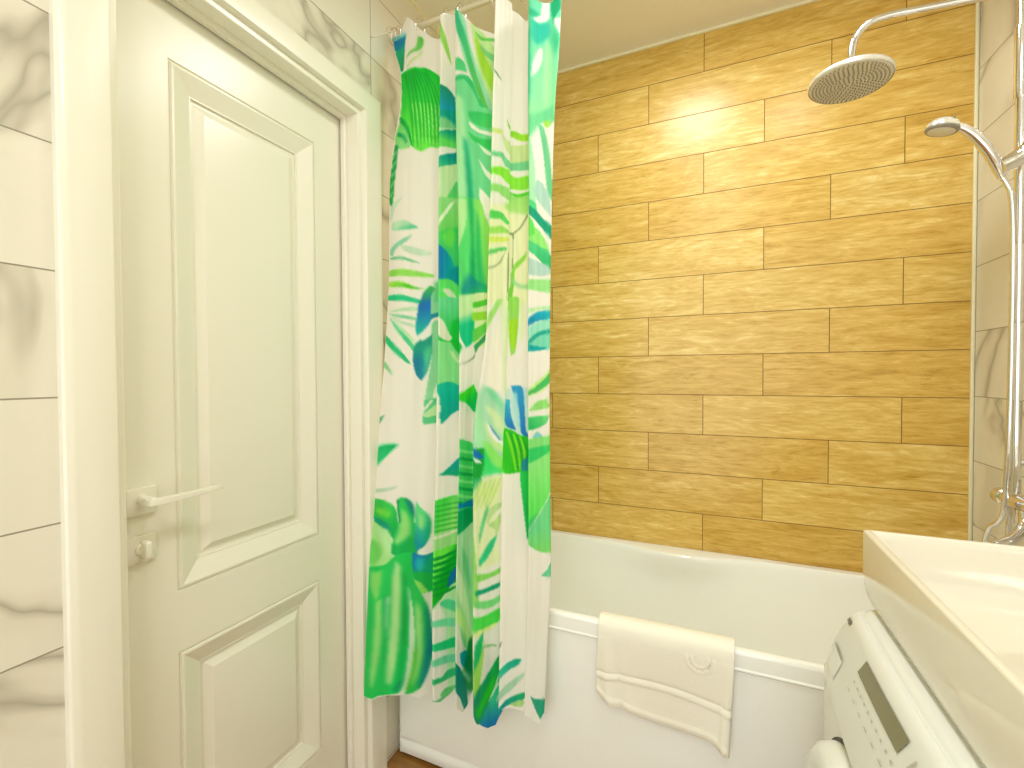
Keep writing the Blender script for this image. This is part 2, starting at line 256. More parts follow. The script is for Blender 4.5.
# ---------------------------------------------------------------- curtain shape and print (cloth coordinates: fold index along the cloth, height)
CUR_LEV=[2.45, 2.365, 2.28, 2.195, 2.11, 2.025, 1.94, 1.855, 1.77, 1.685, 1.6, 1.515, 1.43, 1.345, 1.26, 1.175, 1.09, 1.005, 0.92, 0.835, 0.75, 0.665, 0.58, 0.495, 0.41, 0.325, 0.24, 0.155]
CUR_CTRL=[[[0.013,-0.677],[0.0773,-0.6886],[0.1406,-0.6877],[0.1908,-0.675],[0.2013,-0.667],[0.2132,-0.71],[0.225,-0.7042],[0.2352,-0.6909],[0.2468,-0.681],[0.2527,-0.6758],[0.2593,-0.702],[0.2962,-0.6966],[0.3365,-0.6842],[0.3756,-0.675],[0.3857,-0.667],[0.3925,-0.71],[0.4063,-0.706],[0.4207,-0.6968],[0.4353,-0.69],[0.4349,-0.689],[0.4336,-0.686],[0.4475,-0.6838],[0.4632,-0.6787],[0.4784,-0.675],[0.4884,-0.667],[0.4923,-0.71],[0.5179,-0.7036],[0.546,-0.6889],[0.5736,-0.678],[0.5739,-0.6735],[0.5699,-0.6615]],[[0.0131,-0.677],[0.0768,-0.6886],[0.1398,-0.6877],[0.19,-0.675],[0.2006,-0.667],[0.2124,-0.71],[0.2242,-0.7042],[0.2345,-0.6909],[0.2461,-0.681],[0.2521,-0.6758],[0.2586,-0.702],[0.2955,-0.6966],[0.336,-0.6842],[0.3751,-0.675],[0.3853,-0.667],[0.392,-0.71],[0.4058,-0.706],[0.4203,-0.6968],[0.4349,-0.69],[0.4345,-0.689],[0.4331,-0.686],[0.4472,-0.6838],[0.4629,-0.6787],[0.4781,-0.675],[0.4881,-0.667],[0.4919,-0.71],[0.5176,-0.7036],[0.5458,-0.6889],[0.5734,-0.678],[0.5737,-0.6735],[0.5697,-0.6615]],[[0.0187,-0.6782],[0.0778,-0.6899],[0.1405,-0.6891],[0.1903,-0.6766],[0.2011,-0.6685],[0.2131,-0.7123],[0.225,-0.7064],[0.2352,-0.6927],[0.2467,-0.6826],[0.2529,-0.6773],[0.2596,-0.7043],[0.296,-0.6988],[0.3359,-0.686],[0.3747,-0.6766],[0.3851,-0.6685],[0.3926,-0.7123],[0.4064,-0.7082],[0.4207,-0.6988],[0.4353,-0.6919],[0.4348,-0.6909],[0.4335,-0.6879],[0.4475,-0.6857],[0.4632,-0.6805],[0.4784,-0.6767],[0.4885,-0.6686],[0.4924,-0.7121],[0.5181,-0.7057],[0.5462,-0.6909],[0.5738,-0.6799],[0.5741,-0.6754],[0.5701,-0.6634]],[[0.047,-0.6834],[0.096,-0.6942],[0.1474,-0.6916],[0.1902,-0.6776],[0.202,-0.6689],[0.215,-0.7163],[0.2265,-0.7098],[0.236,-0.6947],[0.2471,-0.6836],[0.2542,-0.6777],[0.2617,-0.7083],[0.2971,-0.7022],[0.3355,-0.688],[0.3731,-0.6776],[0.3844,-0.6689],[0.3925,-0.7163],[0.4062,-0.7119],[0.4203,-0.7017],[0.4346,-0.6942],[0.4342,-0.6932],[0.4328,-0.6902],[0.4471,-0.6878],[0.4629,-0.6823],[0.4783,-0.6782],[0.489,-0.6698],[0.4932,-0.7155],[0.5179,-0.7088],[0.5446,-0.6935],[0.5711,-0.6822],[0.5712,-0.6777],[0.5672,-0.6657]],[[0.0519,-0.6885],[0.1054,-0.6985],[0.1535,-0.694],[0.1901,-0.6786],[0.2028,-0.6693],[0.2168,-0.7203],[0.228,-0.7132],[0.2368,-0.6968],[0.2474,-0.6846],[0.2555,-0.6781],[0.2638,-0.7123],[0.2979,-0.7056],[0.3345,-0.6901],[0.3707,-0.6786],[0.3829,-0.6693],[0.3923,-0.7203],[0.4059,-0.7155],[0.4198,-0.7046],[0.434,-0.6965],[0.4335,-0.6955],[0.4322,-0.6925],[0.4466,-0.6899],[0.4626,-0.6841],[0.4782,-0.6797],[0.4894,-0.6709],[0.4938,-0.7189],[0.5173,-0.712],[0.5425,-0.6962],[0.5676,-0.6845],[0.5676,-0.68],[0.5636,-0.668]],[[0.0405,-0.6936],[0.0986,-0.7028],[0.1493,-0.6964],[0.1885,-0.6797],[0.2021,-0.6697],[0.218,-0.7243],[0.2292,-0.7166],[0.2376,-0.6988],[0.2483,-0.6857],[0.2573,-0.6785],[0.266,-0.7163],[0.2985,-0.709],[0.3329,-0.6921],[0.3673,-0.6797],[0.3804,-0.6697],[0.3903,-0.7243],[0.4044,-0.7192],[0.4186,-0.7075],[0.4333,-0.6988],[0.4329,-0.6978],[0.4315,-0.6948],[0.4461,-0.6921],[0.4623,-0.6858],[0.4781,-0.6812],[0.4898,-0.672],[0.4944,-0.7222],[0.5156,-0.7151],[0.538,-0.6988],[0.5604,-0.6868],[0.5604,-0.6823],[0.5564,-0.6703]],[[0.0247,-0.6988],[0.0865,-0.7072],[0.1421,-0.6988],[0.1858,-0.6807],[0.2004,-0.6702],[0.2173,-0.7283],[0.2294,-0.72],[0.2385,-0.7008],[0.25,-0.6867],[0.2599,-0.679],[0.2695,-0.7203],[0.3005,-0.7124],[0.3329,-0.6942],[0.3655,-0.6807],[0.3795,-0.6702],[0.3895,-0.7283],[0.4037,-0.7229],[0.4179,-0.7103],[0.4327,-0.7011],[0.4323,-0.7001],[0.4309,-0.6971],[0.446,-0.6942],[0.4627,-0.6876],[0.4789,-0.6827],[0.4913,-0.6731],[0.4956,-0.7256],[0.5149,-0.7183],[0.5352,-0.7015],[0.5557,-0.6891],[0.5558,-0.6846],[0.5518,-0.6726]],[[0.0201,-0.7032],[0.0819,-0.7109],[0.1389,-0.701],[0.185,-0.6817],[0.1994,-0.6706],[0.2177,-0.7323],[0.2306,-0.7234],[0.2404,-0.7029],[0.2527,-0.6877],[0.2636,-0.6794],[0.2735,-0.7243],[0.3029,-0.7158],[0.333,-0.6962],[0.3637,-0.6817],[0.3775,-0.6706],[0.3892,-0.7323],[0.4034,-0.7265],[0.4174,-0.7132],[0.4321,-0.7034],[0.4316,-0.7024],[0.4303,-0.6994],[0.4459,-0.6964],[0.4632,-0.6894],[0.4801,-0.6842],[0.493,-0.6743],[0.4975,-0.729],[0.5155,-0.7214],[0.5341,-0.7042],[0.5531,-0.6914],[0.5532,-0.6869],[0.5492,-0.6749]],[[0.0191,-0.7074],[0.0811,-0.7146],[0.1383,-0.7034],[0.1849,-0.6831],[0.199,-0.6716],[0.2189,-0.7358],[0.2326,-0.7264],[0.2431,-0.705],[0.2561,-0.6891],[0.2677,-0.6803],[0.2782,-0.7278],[0.3056,-0.7189],[0.3331,-0.6983],[0.3615,-0.6831],[0.3751,-0.6716],[0.3885,-0.7358],[0.4027,-0.7298],[0.4167,-0.7159],[0.4314,-0.7057],[0.431,-0.7047],[0.4296,-0.7017],[0.4459,-0.6985],[0.4638,-0.6912],[0.4812,-0.6857],[0.4947,-0.6754],[0.4994,-0.7323],[0.5163,-0.7246],[0.5335,-0.7068],[0.5512,-0.6937],[0.5513,-0.6892],[0.5473,-0.6772]],[[0.0199,-0.7116],[0.0817,-0.7184],[0.1387,-0.7062],[0.1853,-0.6853],[0.1993,-0.6737],[0.2195,-0.7383],[0.2337,-0.7288],[0.2445,-0.7071],[0.2579,-0.6911],[0.2697,-0.6822],[0.2809,-0.7306],[0.3066,-0.7215],[0.3321,-0.7007],[0.3587,-0.6853],[0.3722,-0.6737],[0.3858,-0.7383],[0.4007,-0.7322],[0.4154,-0.7183],[0.4308,-0.708],[0.4303,-0.707],[0.429,-0.704],[0.4455,-0.7006],[0.4637,-0.6929],[0.4815,-0.6872],[0.4953,-0.6765],[0.5008,-0.7357],[0.5168,-0.7277],[0.5329,-0.7095],[0.5496,-0.696],[0.5498,-0.6915],[0.5458,-0.6795]],[[0.0223,-0.7158],[0.0836,-0.7221],[0.1396,-0.7091],[0.1856,-0.6874],[0.1996,-0.6758],[0.2201,-0.7408],[0.2345,-0.7312],[0.2457,-0.7093],[0.2594,-0.6931],[0.2714,-0.684],[0.2828,-0.7333],[0.3071,-0.7241],[0.3308,-0.703],[0.3558,-0.6874],[0.3694,-0.6758],[0.3832,-0.7408],[0.3987,-0.7347],[0.4141,-0.7207],[0.4301,-0.7103],[0.4297,-0.7093],[0.4283,-0.7063],[0.4449,-0.7028],[0.4631,-0.6947],[0.4809,-0.6887],[0.4945,-0.6777],[0.5009,-0.739],[0.5166,-0.7309],[0.5322,-0.7121],[0.5487,-0.6983],[0.5488,-0.6938],[0.5448,-0.6818]],[[0.0232,-0.72],[0.0847,-0.7259],[0.1403,-0.7119],[0.186,-0.6896],[0.1999,-0.6778],[0.2207,-0.7433],[0.2354,-0.7336],[0.2469,-0.7115],[0.2609,-0.6951],[0.2731,-0.6859],[0.2847,-0.736],[0.3079,-0.7267],[0.3302,-0.7054],[0.354,-0.6896],[0.3676,-0.6778],[0.3814,-0.7433],[0.3972,-0.7371],[0.413,-0.723],[0.4295,-0.7126],[0.4291,-0.7116],[0.4277,-0.7086],[0.4443,-0.7049],[0.4624,-0.6965],[0.4802,-0.6902],[0.4937,-0.6788],[0.501,-0.7424],[0.5164,-0.734],[0.5316,-0.7148],[0.5477,-0.7006],[0.5478,-0.6961],[0.5438,-0.6841]],[[0.0221,-0.727],[0.0845,-0.7322],[0.1405,-0.7165],[0.187,-0.6929],[0.2009,-0.6811],[0.222,-0.747],[0.2369,-0.7372],[0.2486,-0.7148],[0.2628,-0.6982],[0.2752,-0.6889],[0.2871,-0.7399],[0.3092,-0.7305],[0.3302,-0.7089],[0.3528,-0.6929],[0.3663,-0.6811],[0.3803,-0.747],[0.3964,-0.7408],[0.4124,-0.7266],[0.429,-0.7161],[0.4286,-0.7151],[0.4272,-0.7121],[0.4441,-0.7085],[0.4626,-0.7003],[0.4807,-0.6942],[0.4943,-0.683],[0.5009,-0.7452],[0.5162,-0.737],[0.5313,-0.7181],[0.5472,-0.7041],[0.5473,-0.6996],[0.5433,-0.6876]],[[0.0224,-0.7364],[0.0853,-0.7405],[0.1411,-0.7221],[0.188,-0.6965],[0.2017,-0.6846],[0.2232,-0.7509],[0.2383,-0.7411],[0.25,-0.7184],[0.2644,-0.7017],[0.277,-0.6922],[0.2891,-0.744],[0.3095,-0.7345],[0.3283,-0.7127],[0.3488,-0.6965],[0.3623,-0.6846],[0.3773,-0.7509],[0.3937,-0.7447],[0.4101,-0.7304],[0.4272,-0.7198],[0.4267,-0.7188],[0.4254,-0.7158],[0.4433,-0.7124],[0.4631,-0.7046],[0.4823,-0.6988],[0.496,-0.688],[0.5018,-0.7479],[0.5169,-0.7399],[0.5318,-0.7214],[0.5475,-0.7078],[0.5477,-0.7033],[0.5437,-0.6913]],[[0.0223,-0.7459],[0.0854,-0.7487],[0.1406,-0.7277],[0.1875,-0.7001],[0.2012,-0.6881],[0.223,-0.7549],[0.2387,-0.7449],[0.251,-0.722],[0.266,-0.7051],[0.2788,-0.6955],[0.2911,-0.7482],[0.3075,-0.7386],[0.3216,-0.7164],[0.3377,-0.7001],[0.3511,-0.6881],[0.3664,-0.7549],[0.3856,-0.7486],[0.4052,-0.7342],[0.4253,-0.7236],[0.4249,-0.7226],[0.4235,-0.7196],[0.4425,-0.7163],[0.4635,-0.7088],[0.484,-0.7033],[0.4975,-0.6929],[0.5027,-0.7506],[0.5175,-0.7428],[0.5323,-0.7248],[0.5478,-0.7116],[0.548,-0.7071],[0.544,-0.6951]],[[0.0199,-0.7553],[0.0836,-0.757],[0.1388,-0.7332],[0.1862,-0.7037],[0.1999,-0.6916],[0.222,-0.7588],[0.2385,-0.7488],[0.2517,-0.7256],[0.2676,-0.7085],[0.2806,-0.6988],[0.2931,-0.7523],[0.305,-0.7426],[0.3136,-0.7202],[0.3248,-0.7037],[0.3382,-0.6916],[0.3536,-0.7588],[0.3761,-0.7525],[0.3997,-0.738],[0.4235,-0.7273],[0.423,-0.7263],[0.4222,-0.7245],[0.442,-0.7211],[0.4641,-0.7135],[0.4856,-0.7078],[0.4985,-0.6978],[0.5036,-0.7532],[0.5182,-0.7457],[0.5328,-0.7282],[0.5481,-0.7153],[0.5483,-0.7108],[0.5443,-0.6988]],[[0.0181,-0.7636],[0.0827,-0.7643],[0.1382,-0.7384],[0.1864,-0.7072],[0.2,-0.6951],[0.2225,-0.7628],[0.2394,-0.7526],[0.2529,-0.7292],[0.2692,-0.712],[0.2824,-0.7021],[0.2951,-0.7565],[0.3033,-0.7466],[0.3071,-0.724],[0.3138,-0.7072],[0.3271,-0.6951],[0.3439,-0.7628],[0.3688,-0.7562],[0.3949,-0.7413],[0.4212,-0.7302],[0.4214,-0.7288],[0.4221,-0.7322],[0.4426,-0.7282],[0.4652,-0.7191],[0.4872,-0.7124],[0.4995,-0.7027],[0.5044,-0.7559],[0.5193,-0.7485],[0.5343,-0.7316],[0.55,-0.719],[0.5501,-0.7145],[0.5461,-0.7025]],[[0.0181,-0.7716],[0.083,-0.7715],[0.1382,-0.7435],[0.1867,-0.7108],[0.2002,-0.6987],[0.2229,-0.7667],[0.2402,-0.7564],[0.2541,-0.7328],[0.2708,-0.7154],[0.2842,-0.7053],[0.2972,-0.7606],[0.3049,-0.7507],[0.3083,-0.7278],[0.3145,-0.7108],[0.3278,-0.6987],[0.3448,-0.7667],[0.3686,-0.7596],[0.3931,-0.7431],[0.418,-0.731],[0.4202,-0.7282],[0.4221,-0.7399],[0.4432,-0.7353],[0.4662,-0.7247],[0.4888,-0.7169],[0.5006,-0.7076],[0.5053,-0.7586],[0.5205,-0.7514],[0.5359,-0.735],[0.5519,-0.7228],[0.552,-0.7183],[0.548,-0.7063]],[[0.0177,-0.7796],[0.0828,-0.7788],[0.1381,-0.7492],[0.1868,-0.7153],[0.2003,-0.7031],[0.2233,-0.7715],[0.2403,-0.7612],[0.254,-0.7373],[0.2705,-0.7197],[0.2841,-0.7095],[0.297,-0.7657],[0.3052,-0.7556],[0.3091,-0.7324],[0.3158,-0.7153],[0.3289,-0.7031],[0.3462,-0.7715],[0.369,-0.7637],[0.3919,-0.7458],[0.4157,-0.7326],[0.4199,-0.7284],[0.4229,-0.7485],[0.4445,-0.7432],[0.4677,-0.7312],[0.4907,-0.7223],[0.5019,-0.7134],[0.5065,-0.7621],[0.522,-0.7552],[0.5378,-0.7392],[0.5541,-0.7274],[0.5543,-0.7229],[0.5503,-0.7109]],[[0.0149,-0.7897],[0.0806,-0.7877],[0.1366,-0.7556],[0.1866,-0.7198],[0.1999,-0.7075],[0.2229,-0.7764],[0.2399,-0.7659],[0.2534,-0.7419],[0.2697,-0.7241],[0.2835,-0.7137],[0.2966,-0.7708],[0.3056,-0.7606],[0.3103,-0.7371],[0.3177,-0.7198],[0.3308,-0.7075],[0.3487,-0.7764],[0.3704,-0.7681],[0.3919,-0.749],[0.4145,-0.7349],[0.4203,-0.7297],[0.4243,-0.7562],[0.4461,-0.7506],[0.4695,-0.7375],[0.4927,-0.7278],[0.5033,-0.7192],[0.5078,-0.7658],[0.5235,-0.759],[0.5396,-0.7435],[0.5563,-0.7321],[0.5564,-0.7276],[0.5524,-0.7156]],[[0.0151,-0.8038],[0.0814,-0.7999],[0.1358,-0.7634],[0.1854,-0.7243],[0.1987,-0.7119],[0.222,-0.7813],[0.239,-0.7707],[0.2525,-0.7464],[0.2688,-0.7284],[0.2828,-0.7179],[0.2961,-0.7758],[0.3061,-0.7655],[0.3119,-0.7419],[0.3204,-0.7243],[0.3334,-0.7119],[0.3516,-0.7813],[0.3722,-0.7725],[0.3922,-0.7524],[0.4135,-0.7375],[0.4207,-0.7312],[0.4256,-0.7637],[0.4473,-0.7577],[0.4705,-0.7436],[0.4936,-0.7333],[0.5036,-0.7251],[0.5075,-0.7694],[0.5239,-0.7629],[0.541,-0.7478],[0.5584,-0.7368],[0.5585,-0.7322],[0.5545,-0.7202]],[[0.0199,-0.818],[0.0851,-0.8122],[0.1366,-0.7712],[0.1845,-0.7289],[0.1977,-0.7164],[0.2218,-0.7862],[0.2385,-0.7755],[0.2517,-0.7509],[0.2678,-0.7328],[0.2818,-0.7222],[0.2955,-0.7809],[0.3061,-0.7705],[0.3128,-0.7466],[0.3221,-0.7289],[0.3351,-0.7164],[0.3528,-0.7862],[0.373,-0.777],[0.3922,-0.7557],[0.4129,-0.74],[0.4216,-0.7328],[0.4273,-0.7713],[0.4486,-0.7651],[0.4713,-0.751],[0.4939,-0.7405],[0.5022,-0.7335],[0.5056,-0.7706],[0.5224,-0.7648],[0.5402,-0.7514],[0.5582,-0.7414],[0.5583,-0.7369],[0.5543,-0.7249]],[[0.0212,-0.8265],[0.0863,-0.8198],[0.1369,-0.7769],[0.1846,-0.7332],[0.1977,-0.7207],[0.2226,-0.7909],[0.2393,-0.7801],[0.2522,-0.7553],[0.2682,-0.737],[0.282,-0.7262],[0.2969,-0.7858],[0.3073,-0.7753],[0.3135,-0.7511],[0.3227,-0.7332],[0.3356,-0.7207],[0.3536,-0.7909],[0.3735,-0.7812],[0.3922,-0.7591],[0.4125,-0.7427],[0.4225,-0.7345],[0.429,-0.7783],[0.4501,-0.7727],[0.4728,-0.7597],[0.4953,-0.7501],[0.5001,-0.7455],[0.5024,-0.7683],[0.5188,-0.7639],[0.5367,-0.7535],[0.5544,-0.7459],[0.5546,-0.7414],[0.5506,-0.7294]],[[0.0202,-0.8318],[0.0862,-0.8249],[0.1376,-0.7813],[0.1859,-0.737],[0.1989,-0.7244],[0.2244,-0.7951],[0.2408,-0.7842],[0.2533,-0.7592],[0.2688,-0.7407],[0.2826,-0.7297],[0.2981,-0.7902],[0.3082,-0.7796],[0.3141,-0.7551],[0.323,-0.737],[0.3358,-0.7244],[0.3546,-0.7951],[0.3741,-0.7852],[0.3922,-0.7624],[0.4121,-0.7455],[0.4229,-0.7368],[0.4298,-0.7838],[0.4509,-0.7788],[0.4738,-0.7674],[0.4964,-0.7589],[0.498,-0.7565],[0.4991,-0.7659],[0.5153,-0.7627],[0.5333,-0.7553],[0.5507,-0.7499],[0.5509,-0.7454],[0.5469,-0.7334]],[[0.0193,-0.8372],[0.0862,-0.8299],[0.1383,-0.7856],[0.1875,-0.7408],[0.2004,-0.7282],[0.2262,-0.7992],[0.2425,-0.7883],[0.2548,-0.763],[0.2701,-0.7443],[0.2837,-0.7333],[0.3,-0.7946],[0.3103,-0.7839],[0.3162,-0.7591],[0.325,-0.7408],[0.3377,-0.7282],[0.3573,-0.7992],[0.3758,-0.7891],[0.3927,-0.7656],[0.4116,-0.7483],[0.4231,-0.7392],[0.4304,-0.7892],[0.4512,-0.784],[0.4736,-0.7721],[0.4958,-0.7633],[0.4972,-0.761],[0.4982,-0.7694],[0.5139,-0.7663],[0.5315,-0.7591],[0.5486,-0.7539],[0.5488,-0.7494],[0.5448,-0.7374]],[[0.0185,-0.8426],[0.0863,-0.835],[0.1391,-0.7899],[0.1891,-0.7447],[0.2019,-0.7319],[0.2281,-0.8034],[0.2443,-0.7923],[0.2564,-0.7668],[0.2716,-0.748],[0.2851,-0.7368],[0.3019,-0.799],[0.3125,-0.7881],[0.3185,-0.7631],[0.3275,-0.7447],[0.3401,-0.7319],[0.36,-0.8034],[0.3776,-0.793],[0.3932,-0.7689],[0.4111,-0.7512],[0.4233,-0.7415],[0.4311,-0.7947],[0.4515,-0.7893],[0.4734,-0.7768],[0.4952,-0.7676],[0.4963,-0.7655],[0.4973,-0.7728],[0.512,-0.7698],[0.5284,-0.7629],[0.5444,-0.7578],[0.5446,-0.7533],[0.5406,-0.7413]],[[0.0183,-0.8462],[0.0868,-0.8387],[0.1401,-0.7937],[0.1907,-0.7485],[0.2034,-0.7356],[0.2299,-0.8076],[0.2461,-0.7964],[0.258,-0.7707],[0.2731,-0.7516],[0.2865,-0.7403],[0.3039,-0.8034],[0.3146,-0.7924],[0.3208,-0.7671],[0.33,-0.7485],[0.3424,-0.7356],[0.3625,-0.8076],[0.3793,-0.7969],[0.3937,-0.7722],[0.4105,-0.754],[0.4235,-0.7438],[0.4323,-0.8002],[0.4525,-0.7945],[0.4738,-0.7815],[0.4953,-0.7719],[0.4961,-0.77],[0.4971,-0.7763],[0.5113,-0.7734],[0.527,-0.7667],[0.5424,-0.7618],[0.5424,-0.7573],[0.5384,-0.7453]],[[0.0186,-0.8498],[0.0878,-0.8423],[0.1413,-0.7974],[0.1923,-0.7523],[0.2049,-0.7394],[0.2319,-0.8118],[0.2479,-0.8005],[0.2596,-0.7745],[0.2746,-0.7553],[0.2879,-0.7438],[0.3058,-0.8077],[0.3165,-0.7966],[0.3226,-0.7711],[0.3319,-0.7523],[0.3444,-0.7394],[0.3642,-0.8118],[0.3808,-0.8008],[0.3948,-0.7755],[0.4112,-0.7568],[0.4245,-0.7461],[0.4344,-0.8057],[0.4544,-0.7998],[0.4755,-0.7863],[0.4967,-0.7762],[0.4973,-0.7745],[0.4981,-0.7798],[0.5123,-0.777],[0.5281,-0.7705],[0.5435,-0.7658],[0.5436,-0.7613],[0.5396,-0.7493]]]
CUR_TOP=[[0.0, 2.314], [0.119, 2.3117], [0.232, 2.3503], [0.31, 2.3353], [0.435, 2.2984], [0.624, 2.2638], [0.718, 2.2576], [1.0, 2.2925], [1.299, 2.3056], [2.0, 2.31], [2.131, 2.289], [2.378, 2.2453], [3.0, 2.1977], [3.0, 2.3162], [3.441, 2.2885], [4.281, 2.2453], [4.691, 2.2197], [5.002, 2.262], [5.222, 2.2421], [5.385, 2.2362], [5.545, 2.241], [5.727, 2.2782]]
CUR_HEM=[[0.001, 0.3005], [0.09, 0.2956], [0.155, 0.3087], [0.231, 0.3158], [0.452, 0.3084], [0.595, 0.2881], [0.727, 0.3001], [1.014, 0.3269], [1.254, 0.311], [1.51, 0.317], [2.0, 0.3389], [2.021, 0.3277], [2.275, 0.2991], [2.488, 0.3047], [3.0, 0.3739], [3.023, 0.3258], [3.141, 0.296], [3.442, 0.2712], [3.683, 0.2723], [4.015, 0.3486], [4.329, 0.3541], [4.618, 0.3439], [5.099, 0.3356], [5.426, 0.3215], [5.631, 0.3172], [5.693, 0.3386], [5.75, 0.3445]]
